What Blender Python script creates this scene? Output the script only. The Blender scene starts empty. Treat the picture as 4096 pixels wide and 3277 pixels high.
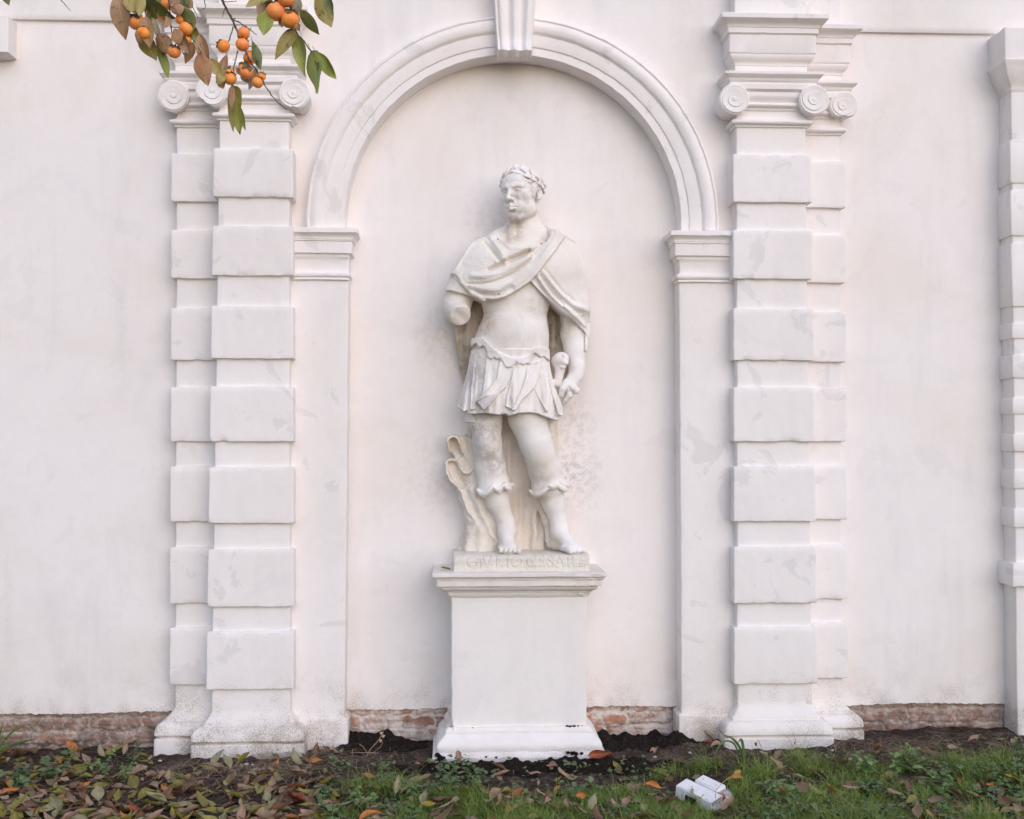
import bpy, bmesh, math, random
import numpy as np
from mathutils import Vector, Matrix
R = math.radians
rng = np.random.default_rng(7); random.seed(7)
sc = bpy.context.scene
col = sc.collection

# ------------------------------------------------------------------ camera
F, CX, CY = 4640.0, 2048.0, 1638.5            # focal length and centre, in pixels of the 4096 px photograph
CAM = np.array([0.0, -6.3, 1.64]); YAW, PITCH = R(2.74), R(1.32)
cam = bpy.data.cameras.new('camera'); camo = bpy.data.objects.new('camera', cam); col.objects.link(camo)
cam.sensor_width = 36; cam.lens = F/4096*36; cam.clip_start = .05; cam.clip_end = 300
camo.location = CAM; camo.rotation_euler = (R(90)+PITCH, 0, -YAW)
sc.camera = camo

# ------------------------------------------------------------------ light
w = bpy.data.worlds.new('World'); sc.world = w; w.use_nodes = True
nt = w.node_tree; bg = nt.nodes['Background']
sky = nt.nodes.new('ShaderNodeTexSky'); sky.sky_type = 'NISHITA'; sky.sun_disc = False
SUN_EL, SUN_AZ = R(30), R(158)                # azimuth clockwise from +Y (the wall side): behind the camera, to the right
sky.sun_elevation = SUN_EL; sky.sun_rotation = SUN_AZ
sky.air_density = 1.0; sky.dust_density = 0.8; sky.ozone_density = 1.0
nt.links.new(sky.outputs[0], bg.inputs[0]); bg.inputs[1].default_value = 0.15
sl = bpy.data.lights.new('sun', 'SUN'); sl.energy = 1.2; sl.angle = R(75); sl.color = (.955, .872, .965)
so = bpy.data.objects.new('sun', sl); col.objects.link(so); so.location = (3, -6, 8)
sd = Vector((math.sin(SUN_AZ)*math.cos(SUN_EL), math.cos(SUN_AZ)*math.cos(SUN_EL), math.sin(SUN_EL)))
so.rotation_euler = sd.to_track_quat('Z', 'Y').to_euler()
vs = sc.view_settings; vs.view_transform = 'Standard'; vs.look = 'None'; vs.gamma = 1; vs.exposure = 0.21
sc.cycles.max_bounces = 8; sc.cycles.diffuse_bounces = 5

# ------------------------------------------------------------------ measuring: a pixel of the photograph at a known depth or height
_f0 = np.array([math.sin(YAW), math.cos(YAW), 0]); _rt = np.array([math.cos(YAW), -math.sin(YAW), 0]); _z = np.array([0, 0, 1.0])
_fw = _f0*math.cos(PITCH)+_z*math.sin(PITCH); _up = _z*math.cos(PITCH)-_f0*math.sin(PITCH)
def ray(u, v): return _fw+_rt*((u-CX)/F)+_up*((CY-v)/F)
def W(u, v, y):                                # on the vertical plane at depth y
    d = ray(u, v); return CAM+d*((y-CAM[1])/d[1])
def G(u, v, z=0.0):                            # on the level plane at height z
    d = ray(u, v); return CAM+d*((z-CAM[2])/d[2])
def px(r, y): return r*(y-CAM[1])/F            # pixels to metres at depth y
def Zv(v, y, u=2048): return W(u, v, y)[2]
def Xu(u, y, v=1745): return W(u, v, y)[0]

# ------------------------------------------------------------------ object helpers
def props(o, label=None, cat=None, group=None, kind=None):
    for k, x in (('label', label), ('category', cat), ('group', group), ('kind', kind)):
        if x: o[k] = x
    return o
def link(o, parent=None):
    col.objects.link(o)
    if parent is not None: o.parent = parent
    return o
def empty(name, loc=(0, 0, 0), **k):
    o = bpy.data.objects.new(name, None); o.empty_display_size = .1; o.location = loc; link(o); return props(o, **k)
def obj(name, v, f, m, parent=None, smooth=None, loc=None, **k):
    """one mesh object; v are world coordinates, kept relative to the parent's place"""
    v = np.asarray(v, dtype=np.float64)
    off = np.zeros(3)
    if loc is not None: off = np.asarray(loc, float)
    me = bpy.data.meshes.new(name)
    base = off
    if isinstance(f, np.ndarray):
        n, c = f.shape
        me.vertices.add(len(v)); me.vertices.foreach_set('co', (v-base).astype(np.float32).ravel())
        me.loops.add(n*c); me.loops.foreach_set('vertex_index', f.astype(np.int32).ravel())
        me.polygons.add(n); me.polygons.foreach_set('loop_start', np.arange(0, n*c, c, dtype=np.int32))
        me.update(calc_edges=True); me.validate()
    else:
        me.from_pydata([tuple(p) for p in (v-base)], [], f); me.update()
    if smooth is not None:
        me.polygons.foreach_set('use_smooth', [True]*len(me.polygons))
        if smooth < 170: me.set_sharp_from_angle(angle=R(smooth))
    if m is not None:
        for mm in (m if isinstance(m, (list, tuple)) else [m]): me.materials.append(mm)
    o = bpy.data.objects.new(name, me); link(o, parent)
    wl = base.copy()
    p = parent
    while p is not None:
        wl = wl-np.array(p.location); p = p.parent
    o.location = wl
    return props(o, **k)
class MB:                                      # collects faces for one mesh
    def __init__(s): s.v = []; s.f = []
    def add(s, v, f):
        o = len(s.v); s.v += [tuple(p) for p in v]; s.f += [tuple(i+o for i in q) for q in f]
    def box(s, x0, x1, y0, y1, z0, z1):
        s.add([(x0, y0, z0), (x1, y0, z0), (x1, y1, z0), (x0, y1, z0), (x0, y0, z1), (x1, y0, z1), (x1, y1, z1), (x0, y1, z1)],
              [(0, 3, 2, 1), (4, 5, 6, 7), (0, 1, 5, 4), (1, 2, 6, 5), (2, 3, 7, 6), (3, 0, 4, 7)])
    def tube(s, pts, rad, n=6, cap=True):
        pts = [Vector(p) for p in pts]; rings = []
        t0 = (pts[1]-pts[0]).normalized(); a = t0.orthogonal().normalized()
        for i, p in enumerate(pts):
            t = (pts[min(i+1, len(pts)-1)]-pts[max(i-1, 0)]).normalized()
            a = (a-t*a.dot(t)).normalized(); b = t.cross(a)
            r = rad[i] if hasattr(rad, '__len__') else rad
            rings.append([p+(a*math.cos(2*math.pi*j/n)+b*math.sin(2*math.pi*j/n))*r for j in range(n)])
        vv = [q for g in rings for q in g]; ff = []
        for i in range(len(rings)-1):
            for j in range(n): ff.append((i*n+j, i*n+(j+1) % n, (i+1)*n+(j+1) % n, (i+1)*n+j))
        if cap: ff += [tuple(range(n-1, -1, -1)), tuple(range((len(rings)-1)*n, len(rings)*n))]
        s.add(vv, ff)
def smoothpath(pts, n=6):
    """Catmull-Rom through the points"""
    P = np.asarray(pts, float); P = np.vstack([2*P[0]-P[1], P, 2*P[-1]-P[-2]]); out = []
    for i in range(1, len(P)-2):
        for t in np.linspace(0, 1, n, endpoint=False):
            a, b, c, d = P[i-1:i+3]
            out.append(.5*((2*b)+(c-a)*t+(2*a-5*b+4*c-d)*t*t+(3*b-a-3*c+d)*t**3))
    out.append(P[-2]); return np.array(out)
_ws = [(rng.normal(size=3), rng.uniform(0, 6.28)) for _ in range(24)]
def wob(p, s=1.0, seed=0):
    """smooth pseudo-noise, about -1..1"""
    p = np.asarray(p, float)*s; o = np.zeros(p.shape[:-1])
    for i in range(8):
        d, ph = _ws[(i+seed*5) % 24]; o = o+np.sin(p@(d*(1+.35*i))+ph+seed)
    return o/3.2

# ------------------------------------------------------------------ materials
def newmat(name, rough=.85, spec=.25):
    m = bpy.data.materials.new(name); m.use_nodes = True; b = m.node_tree.nodes['Principled BSDF']
    b.inputs['Roughness'].default_value = rough; b.inputs['Specular IOR Level'].default_value = spec
    return m, m.node_tree, b
def nd(t, typ, **k):
    n = t.nodes.new('ShaderNode'+typ)
    for a, x in k.items():
        if a.startswith('i_'):
            key = a[2:]; key = int(key) if key.isdigit() else key.replace('_', ' ')
            if hasattr(x, 'bl_idname') or isinstance(x, bpy.types.NodeSocket): t.links.new(x, n.inputs[key])
            else: n.inputs[key].default_value = x
        else: setattr(n, a, x)
    return n
def noise(t, vec, scale, detail=4, rough=.5, dist=0.0):
    n = nd(t, 'TexNoise'); n.inputs['Scale'].default_value = scale; n.inputs['Detail'].default_value = detail
    n.inputs['Roughness'].default_value = rough; n.inputs['Distortion'].default_value = dist
    t.links.new(vec, n.inputs['Vector']); return n.outputs[0]
def ramp(t, x, lo, hi, a=0.0, b=1.0):
    n = nd(t, 'MapRange', interpolation_type='SMOOTHSTEP'); t.links.new(x, n.inputs[0])
    for i, q in zip((1, 2, 3, 4), (lo, hi, a, b)): n.inputs[i].default_value = q
    return n.outputs[0]
def math2(t, op, a, b):
    n = nd(t, 'Math', operation=op)
    for i, q in enumerate((a, b)):
        if isinstance(q, bpy.types.NodeSocket): t.links.new(q, n.inputs[i])
        else: n.inputs[i].default_value = q
    return n.outputs[0]
def mix(t, fac, a, b):
    n = nd(t, 'Mix', data_type='RGBA')
    for s, q in ((n.inputs[0], fac), (n.inputs[6], a), (n.inputs[7], b)):
        if isinstance(q, bpy.types.NodeSocket): t.links.new(q, s)
        else: s.default_value = q if isinstance(q, float) else (*q, 1)
    return n.outputs[2]
def pos(t): return nd(t, 'NewGeometry').outputs['Position']
def bump(t, b, h, dist, strength=1.0, prev=None):
    n = nd(t, 'Bump'); n.inputs['Strength'].default_value = strength; n.inputs['Distance'].default_value = dist
    t.links.new(h, n.inputs['Height'])
    if prev is not None: t.links.new(prev, n.inputs['Normal'])
    t.links.new(n.outputs[0], b.inputs['Normal']); return n.outputs[0]
def plaster(name, base=(.868, .817, .792), grey=(.60, .58, .57), warm=(.76, .675, .57), patch=.5, mould=.8, mtop=.62, chips=.6, spots=()):
    m, t, b = newmat(name, .9, .15); p = pos(t)
    big = noise(t, p, 1.1, 6, .6, .4); c = mix(t, ramp(t, big, .42, .68, 0, .45*patch), base, warm)
    c = mix(t, ramp(t, noise(t, p, 13, 6, .7), .40, .66, 0, .05), c, grey); c = mix(t, ramp(t, noise(t, p, 2.6, 5, .6, 1.0), .48, .70, 0, .10), c, tuple(.9*q_ for q_ in grey[:2])+(grey[2]*.96,))
    st = nd(t, 'Mapping'); st.inputs['Scale'].default_value = (3.2, 3.2, .55); t.links.new(p, st.inputs['Vector'])
    c = mix(t, ramp(t, noise(t, st.outputs[0], 1.5, 6, .65), .5, .75, 0, .35*patch), c, grey)      # rain streaks
    n2 = noise(t, p, 3.6, 9, .62, .7); c = mix(t, ramp(t, n2, .60, .625, 0, .48*chips), c, grey)     # worn limewash
    n3 = noise(t, p, 9.0, 8, .7, .3); c = mix(t, ramp(t, n3, .62, .66, 0, .5*chips), c, warm)
    sp = nd(t, 'SeparateXYZ'); t.links.new(p, sp.inputs[0])
    low = ramp(t, sp.outputs[2], 0.0, mtop, 1, 0)
    lown = math2(t, 'MULTIPLY', low, ramp(t, noise(t, p, 5, 6, .6), .35, .65, .25, 1.2))
    sk = ramp(t, math2(t, 'ADD', noise(t, p, 170, 4, .75), math2(t, 'MULTIPLY', lown, .22)), .63, .80, 0, mould*.9)
    c = mix(t, sk, c, (.27, .235, .185))                                                               # mildew specks
    c = mix(t, math2(t, 'MULTIPLY', lown, .30*mould), c, (.52, .42, .34))
    for (u_, v_, y_, r_, am, cl_) in spots:
        w_ = W(u_, v_, y_); ds = nd(t, 'VectorMath', operation='DISTANCE'); t.links.new(p, ds.inputs[0]); ds.inputs[1].default_value = w_
        k_ = math2(t, 'MULTIPLY', ramp(t, ds.outputs['Value'], 0, r_, 1, 0), ramp(t, noise(t, p, 26, 8, .72), .44, .60, .05, 1.0)); c = mix(t, math2(t, 'MULTIPLY', k_, am), c, cl_)
    t.links.new(c, b.inputs['Base Color'])
    n1 = bump(t, b, noise(t, p, 7, 8, .6), .010, .28)
    bump(t, b, noise(t, p, 160, 4, .6), .0018, .6, n1)
    return m
M = {}
M['wall'] = plaster('wall_limewash', patch=.75, chips=.22, spots=[(2290, 1900, 0, .26, .55, (.40, .37, .35)), (2300, 1690, 0, .22, .35, (.45, .41, .38)), (1955, 880, 0, .22, .3, (.55, .48, .40)), (1790, 1350, 0, .30, .45, (.66, .52, .36)), (1770, 1900, 0, .35, .35, (.68, .56, .42))])  # grey mildew right of the legs, browner spots left of the statue
M['trim'] = plaster('trim_limewash', (.87, .82, .795), patch=.45, chips=.7)
M['base'] = plaster('base_limestone', (.86, .81, .775), patch=.5, mould=1.0, mtop=.5, chips=.3)
M['base_clean'] = plaster('base_limestone_scrubbed', (.86, .81, .775), patch=.5, mould=.45, mtop=.3, chips=.3)
M['ped'] = plaster('pedestal_stone', (.87, .82, .785), patch=.45, mould=.5, mtop=.12, chips=.15)
M['corn'] = plaster('cornice_stone', (.83, .77, .72), grey=(.62, .57, .53), patch=.9, mould=.3, chips=.5)
def stone(name, base, dirt, amt, lo=.47, hi=.66, scale=4.5, specks=.6, spots=()):
    m, t, b = newmat(name, .88, .2); p = pos(t)
    c = mix(t, ramp(t, noise(t, p, 2.2, 5, .6), .4, .65, 0, .4), base, (.72, .62, .49))
    c = mix(t, ramp(t, noise(t, p, scale, 8, .65, .8), lo, hi, 0, amt), c, dirt)
    c = mix(t, ramp(t, noise(t, p, 130, 5, .75), .60, .76, 0, specks*.7), c, (.34, .29, .24))
    c = mix(t, ramp(t, noise(t, p, 14, 6, .7, .5), .60, .70, 0, .5), c, (.80, .78, .74))
    for (u_, v_, y_, r_, am, cl_) in spots:
        w_ = W(u_, v_, y_); ds = nd(t, 'VectorMath', operation='DISTANCE'); t.links.new(p, ds.inputs[0]); ds.inputs[1].default_value = w_
        k_ = math2(t, 'MULTIPLY', ramp(t, ds.outputs['Value'], r_*.3, r_, 1, 0), ramp(t, noise(t, p, 16, 8, .72), .40, .58, .15, 1.0)); c = mix(t, math2(t, 'MULTIPLY', k_, am), c, cl_)
    t.links.new(c, b.inputs['Base Color'])
    n1 = bump(t, b, noise(t, p, 34, 8, .72), .007, .6)
    bump(t, b, noise(t, p, 240, 3, .6), .002, .8, n1); return m
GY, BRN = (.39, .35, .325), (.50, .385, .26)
M['stone'] = stone('statue_stone', (.885, .84, .80), (.63, .57, .52), .30, spots=[(1940, 1715, -.29, .13, .75, GY), (1990, 1850, -.27, .11, .6, GY), (1950, 1800, -.28, .10, .5, GY), (2075, 885, -.30, .10, .6, GY), (2050, 925, -.25, .10, .6, BRN), (1925, 1290, -.29, .11, .65, BRN), (2150, 1230, -.29, .10, .35, GY), (2160, 1890, -.27, .09, .4, BRN), (2110, 700, -.32, .05, .6, GY), (2078, 782, -.31, .06, .5, GY), (2010, 778, -.30, .05, .5, GY), (2150, 745, -.26, .06, .6, GY), (2160, 1985, -.25, .08, .5, BRN), (2260, 1300, -.2, .09, .4, BRN)])  # stains on limbs and torso, with darker spots at eyes, chin and neck
M['cloth'] = stone('statue_cloak_stone', (.89, .845, .81), (.70, .63, .57), .28, .52, .68, specks=.35)
M['skirt'] = stone('statue_kilt_stone', (.885, .835, .80), (.64, .57, .52), .34, spots=[(1885, 1500, -.3, .12, .6, GY), (1930, 1610, -.35, .09, .45, GY)])
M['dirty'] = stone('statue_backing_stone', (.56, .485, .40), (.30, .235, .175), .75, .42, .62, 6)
M['drape'] = stone('statue_drapery_stone', (.83, .765, .69), (.60, .53, .46), .45)
# ================================================================== THE WALL
wall = empty('niche_wall', (0, 0, 0), label='long white limewashed garden wall with round-arched niche, banded pilasters and exposed brick foot', cat='wall', kind='thing')
def moulding(x0, x1, yb, yf, prof, nfront=None, rc=.006, jit=.0012, seed=0, taper=None):
    """profile of (offset, height) carried round the left side, front and right side; returns v, f"""
    L = max(x1-x0, .05); nf = nfront or max(4, int(L/.035)); V = []; rows = []
    for (o, z) in prof:
        a0, a1 = x0-o, x1+o
        if taper: dx0, dx1 = taper(z); a0 += dx0; a1 += dx1
        y = yf-o; ns = max(2, int((yb-y)/.06)); row = []
        for t in np.linspace(0, 1, ns+1)[:-1]: row.append((a0, yb+(y+rc-yb)*t, z))
        for q in np.linspace(0, math.pi/2, 4): row.append((a0+rc-rc*math.cos(q), y+rc-rc*math.sin(q), z))
        for t in np.linspace(0, 1, nf+1)[1:-1]: row.append((a0+rc+(a1-a0-2*rc)*t, y, z))
        for q in np.linspace(0, math.pi/2, 4): row.append((a1-rc+rc*math.sin(q), y+rc-rc*math.cos(q), z))
        for t in np.linspace(1, 0, ns+1)[1:]: row.append((a1, yb+(y+rc-yb)*t, z))
        rows.append(row)
    n = min(len(r) for r in rows)
    if any(len(r) != n for r in rows):                  # side divisions must agree
        return moulding_fixed(x0, x1, yb, yf, prof, nf, rc, jit, seed, taper)
    v = np.array([p for r in rows for p in r]); f = []
    for i in range(len(rows)-1):
        for j in range(n-1): f.append((i*n+j, i*n+j+1, (i+1)*n+j+1, (i+1)*n+j))
    f += [tuple(range(n-1, -1, -1)), tuple(range((len(rows)-1)*n, len(rows)*n))]
    return rough(v, jit, seed), f
def moulding_fixed(x0, x1, yb, yf, prof, nf, rc, jit, seed, taper):
    V = []; ns = 3
    for (o, z) in prof:
        a0, a1 = x0-o, x1+o
        if taper: dx0, dx1 = taper(z); a0 += dx0; a1 += dx1
        y = yf-o
        for t in np.linspace(0, 1, ns+1)[:-1]: V.append((a0, yb+(y+rc-yb)*t, z))
        for q in np.linspace(0, math.pi/2, 4): V.append((a0+rc-rc*math.cos(q), y+rc-rc*math.sin(q), z))
        for t in np.linspace(0, 1, nf+1)[1:-1]: V.append((a0+rc+(a1-a0-2*rc)*t, y, z))
        for q in np.linspace(0, math.pi/2, 4): V.append((a1-rc+rc*math.sin(q), y+rc-rc*math.cos(q), z))
        for t in np.linspace(1, 0, ns+1)[1:]: V.append((a1, yb+(y+rc-yb)*t, z))
    n = len(V)//len(prof); f = []
    for i in range(len(prof)-1):
        for j in range(n-1): f.append((i*n+j, i*n+j+1, (i+1)*n+j+1, (i+1)*n+j))
    f += [tuple(range(n-1, -1, -1)), tuple(range((len(prof)-1)*n, len(prof)*n))]
    return rough(np.array(V), jit, seed), f
def rough(v, jit, seed):
    if jit:
        o = seed*3.7
        v = v+np.stack([wob(v+o, 21, 1), wob(v+o, 23, 2)*.8, wob(v+o, 19, 3)*.9], -1)*jit*.62 \
             + np.stack([wob(v+o, 90, 2), wob(v+o, 95, 0), wob(v+o, 85, 1)], -1)*jit*.42
    return v
def arc(o0, z0, o1, z1, bulge, n=6):
    """curved stretch of a profile; bulge>0 swells outward"""
    out = []
    for t in np.linspace(0, 1, n+1):
        b = bulge*math.sin(math.pi*t); out.append((o0+(o1-o0)*t+b, z0+(z1-z0)*t))
    return out
def half(o, z0, z1, r, n=8):
    return [(o+r*math.sin(math.pi*t), z0+(z1-z0)*(.5-.5*math.cos(math.pi*t))) for t in np.linspace(0, 1, n+1)]
def slab(pts, y0, y1, m, name, parent, **k):
    """polygon in x,z given thickness from y0 (front) to y1 (back)"""
    n = len(pts); v = [(x, y0, z) for x, z in pts]+[(x, y1, z) for x, z in pts]
    f = [tuple(range(n)), tuple(range(2*n-1, n-1, -1))]+[(i, i+n, (i+1) % n+n, (i+1) % n) for i in range(n)]
    return obj(name, v, f, m, parent, **k)

YB, YS, YM, YP, YSP = 0.0, -.078, -.208, -.14, -.095          # back wall, secondary shaft, main shaft, pier, spandrel
TOP = 5.4
# plaster sheet with its ragged lower edge, brick foot behind it
zl, zr = Zv(2858, 0, 0), Zv(2815, 0, 4000)
xs = np.linspace(-7, 7, 1600)
zb = np.interp(xs, [-7, -2.6, 2.6, 7], [zl, zl, zr, zr])+.007*wob(np.stack([xs, xs*0, xs*0], -1), 4, 1)+.005*wob(np.stack([xs, xs*0, xs*0], -1), 37, 2)*.6+.0012*wob(np.stack([xs, xs*0, xs*0], -1), 150, 3)
xl, xr = Xu(1376, 0), Xu(2722, 0)
zb += np.where((xs > xl) & (xs < xr), .006, 0)
sh = [(x, z) for x, z in zip(xs, zb)]+[(7, TOP), (-7, TOP)]
slab(sh, 0.0, .05, M['wall'], 'plaster_face', wall)
m, t, b = newmat('old_brick', .95, .1); p = pos(t); sp = nd(t, 'SeparateXYZ'); t.links.new(p, sp.inputs[0])
ab = nd(t, 'Attribute', attribute_name='brick').outputs['Fac']; ar = nd(t, 'Attribute', attribute_name='rnd').outputs['Fac']
c = mix(t, ar, (.34, .15, .09), (.58, .27, .155)); c = mix(t, ramp(t, noise(t, p, 26, 6, .7), .38, .66, 0, .6), c, (.30, .19, .14))
c = mix(t, ramp(t, ab, .25, .7, 1, 0), c, (.70, .62, .55))
c = mix(t, ramp(t, noise(t, p, 9, 9, .75, .8), .44, .60, .0, .84), c, (.66, .57, .51))                     # old limewash
nx = ramp(t, sp.outputs[0], xl-.02, xl+.05); nx = math2(t, 'MULTIPLY', nx, ramp(t, sp.outputs[0], xr-.05, xr+.02, 1, 0))
c = mix(t, math2(t, 'MULTIPLY', nx, ramp(t, noise(t, p, 8, 8, .7), .46, .62, .05, .85)), c, (.80, .715, .655))   # limewashed inside the niche
c = mix(t, math2(t, 'MULTIPLY', math2(t, 'SUBTRACT', 1.0, nx), .45), c, (.40, .31, .26))                    # dusty outside the niche
lowd = math2(t, 'MULTIPLY', ramp(t, sp.outputs[2], -.06, .30, 1, .25), math2(t, 'SUBTRACT', 1.12, nx))
c = mix(t, math2(t, 'MULTIPLY', lowd, ramp(t, noise(t, p, 14, 8, .75), .42, .60, 0, .75)), c, (.14, .095, .07))
c = mix(t, math2(t, 'MULTIPLY', math2(t, 'SUBTRACT', .9, nx), ramp(t, noise(t, p, 75, 4, .7), .56, .68, 0, .7)), c, (.13, .10, .085))
t.links.new(c, b.inputs['Base Color'])
q = bump(t, b, noise(t, p, 40, 8, .72), .012, .9); bump(t, b, noise(t, p, 150, 4, .7), .004, .8, q)
M['brick'] = m
gx = np.concatenate([np.arange(-7, -3.2, .2), np.arange(-3.2, 3.3, .0075), np.arange(3.3, 7.1, .2)]); gz = np.arange(-.16, max(zl, zr)+.05, .0065); GX, GZ = np.meshgrid(gx, gz, indexing='ij')
P = np.stack([GX, 0*GX, GZ], -1); wx = GX+.010*wob(P, 22, 1); wz = GZ+.008*wob(P, 17, 2)+.003*wob(P, 70, 3)
rh = .073; row = np.floor((wz+.30)/rh); fz = (wz+.30)/rh-row; bw = .25+.03*np.sin(row*5.1); xo = (wx/bw+.5*(row % 2)+.13*np.sin(row*3.7)); ci = np.floor(xo); fx = xo-ci
hd = (np.sin(ci*12.9898+row*78.233)*43758.5453) % 1.0; hf2 = np.sin(ci*4.1+row*9.3) > .55
fx = np.where(hf2, (fx*2) % 1.0, fx); bw2 = np.where(hf2, bw/2, bw); hd = np.where(hf2 & (xo-ci > .5), (hd*7.3) % 1.0, hd)
ed = np.minimum(np.minimum(fx, 1-fx)*bw2, np.minimum(fz, 1-fz)*rh); bk_ = np.clip((ed-.004-.004*wob(P, 60, 4))/.008, 0, 1)
P[..., 1] = .024-.010*bk_*(.55+.9*hd)+.004*wob(P, 30, 1)+.003*wob(P, 95, 2); P = P.reshape(-1, 3); nz_ = len(gz)
ii, jj = [a_.ravel() for a_ in np.meshgrid(np.arange(len(gx)-1), np.arange(nz_-1), indexing='ij')]
o = obj('brick_foot', P, np.stack([ii*nz_+jj, (ii+1)*nz_+jj, (ii+1)*nz_+jj+1, ii*nz_+jj+1], 1), M['brick'], wall, smooth=180)
for nm, va in (('brick', bk_), ('rnd', hd)): o.data.attributes.new(nm, 'FLOAT', 'POINT').data.foreach_set('value', va.astype(np.float32).ravel())
# upper frieze over the two side panels
for (ua, ub, va, vb) in ((40, 880, 76, 100), (3230, 3962, 126, 143)):
    xa, xb = Xu(ua, 0, 90), Xu(ub, 0, 110)
    if ua < 100: xa = -7
    else: xb = 7
    za = (Zv(va, 0, ua)+Zv(vb, 0, ub))/2
    v, f = moulding(xa, xb, .01, -.02, [(0, za), (.006, za+.012), (.008, za+.03), (.008, TOP-.02)], nfront=60, jit=.0015)
    obj('frieze', v, f, M['wall'], wall, smooth=35)

# spandrel with the arched opening
AU, AV = 2056, 888
ac = W(AU, AV, YP); RI = px(676, YP); RO = px(829, YP)
zi = Zv(925, YP)                                   # top of the imposts
SX0, SX1 = Xu(1150, YSP), Xu(2960, YSP)
pts = []
th = np.linspace(math.pi, 0, 73)
hole = [(ac[0]-(RI+.06), zi-.02)]+[(ac[0]+(RI+.06)*math.cos(a), ac[2]+(RI+.06)*math.sin(a)) for a in th]+[(ac[0]+RI+.06, zi-.02)]
def border(x, z):
    dx, dz = x-ac[0], z-ac[2]
    if dz < 0.02: return ((SX0 if dx < 0 else SX1), z)
    s = min(((SX1-ac[0])/dx if dx > 1e-6 else (SX0-ac[0])/dx if dx < -1e-6 else 9e9), (TOP-ac[2])/dz); return (ac[0]+dx*s, ac[2]+dz*s)
outer = [border(*h) for h in hole]
v = [(x, YSP, z) for x, z in hole]+[(x, YSP, z) for x, z in outer]; n = len(hole)
v += [(SX0, YSP, TOP), (SX1, YSP, TOP)]
f = [(i, i+n, i+n+1, i+1) for i in range(n-1)]
il = max(i for i in range(n) if outer[i][0] <= SX0+1e-6); ir = min(i for i in range(n) if outer[i][0] >= SX1-1e-6)
f += [(il+n, 2*n, il+n+1), (ir-1+n, 2*n+1, ir+n)]
# backing block so that the niche head is solid
obj('spandrel', v, f, M['wall'], wall)
# archivolt: profile (radius from the opening's edge, depth) carried round the arch
pw = RO-RI
prof = [(-.001, .012), (-.001, YP+.01), (.004, YP), (.044, YP), (.048, YP-.007), (.053, YP-.009), (.112, YP-.009), (.117, YP-.013), (.122, YP-.022), (.128, YP-.026)]
prof += [(.128+(pw-.02-.128)*t, YP-.026-.009*math.sin(math.pi*t)**1+.004*t) for t in np.linspace(.15, 1, 5)]
prof += [(pw-.012, YP-.029), (pw-.004, YP-.025), (pw, YP-.018), (pw, YSP+.004)]
path = [(-1, z) for z in (zi-.005, (zi+ac[2])/2)]
V = []; rows = 0
ths = list(np.linspace(math.pi, 0, 121))
for zz in (zi-.004, (zi+ac[2])/2):
    V += [(ac[0]-(RI+o), y, zz) for o, y in prof]; rows += 1
for a in ths:
    V += [(ac[0]+(RI+o)*math.cos(a), y, ac[2]+(RI+o)*math.sin(a)) for o, y in prof]; rows += 1
for zz in ((zi+ac[2])/2, zi-.004):
    V += [(ac[0]+(RI+o), y, zz) for o, y in prof]; rows += 1
n = len(prof)
f = [(i*n+j, i*n+j+1, (i+1)*n+j+1, (i+1)*n+j) for i in range(rows-1) for j in range(n-1)]
obj('archivolt', rough(np.array(V), .0018, 4), f, M['trim'], wall, smooth=28)
# keystone: a fluted scroll console
kz0, kz1 = Zv(226, -.235), TOP-.2; ztop = Zv(0, -.2)
def khalf(z): return np.interp(z, [kz0, ztop, kz1], [px(68, -.2), px(85, -.2), px(110, -.2)])
nu, nv = 41, 60; V = []; f = []
kx = Xu(2058, -.2)
for i in range(nv):
    tt = i/(nv-1); z = kz0+(ztop+.5-kz0)*tt
    d = .055+.03*math.exp(-((z-kz0-.02)/.05)**2)+.05*max(0, (z-kz0-.05))**1.2
    if i == 0: d = .01
    elif i == 1: d = .05; z = kz0+.003
    for j in range(nu):
        s = -1+2*j/(nu-1); a = abs(s)
        fl = .012*math.cos(s*math.pi*3)*(1 if a < .84 else 0)-.004*(1 if .80 < a < .88 else 0)
        e = .0 if a < .98 else -.01
        V.append((kx+s*khalf(z), YP-.03-d-fl*(1 if i > 2 else .6)-e, z))
for i in range(nv-1):
    for j in range(nu-1): f.append((i*nu+j, i*nu+j+1, (i+1)*nu+j+1, (i+1)*nu+j))
nb = len(V)
for i in range(nv):
    for s in (0, nu-1): V.append((V[i*nu+s][0], YP-.02 if i < 6 else -.05, V[i*nu+s][2]))
for i in range(nv-1):
    f.append((i*nu, (i+1)*nu, nb+2*i+2, nb+2*i)); f.append((i*nu+nu-1, nb+2*i+1, nb+2*i+3, (i+1)*nu+nu-1))
f.append(tuple(range(nu-1, -1, -1))+(nb, nb+1))
obj('keystone', rough(np.array(V), .0012, 9), f, M['trim'], wall, smooth=35)

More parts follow.
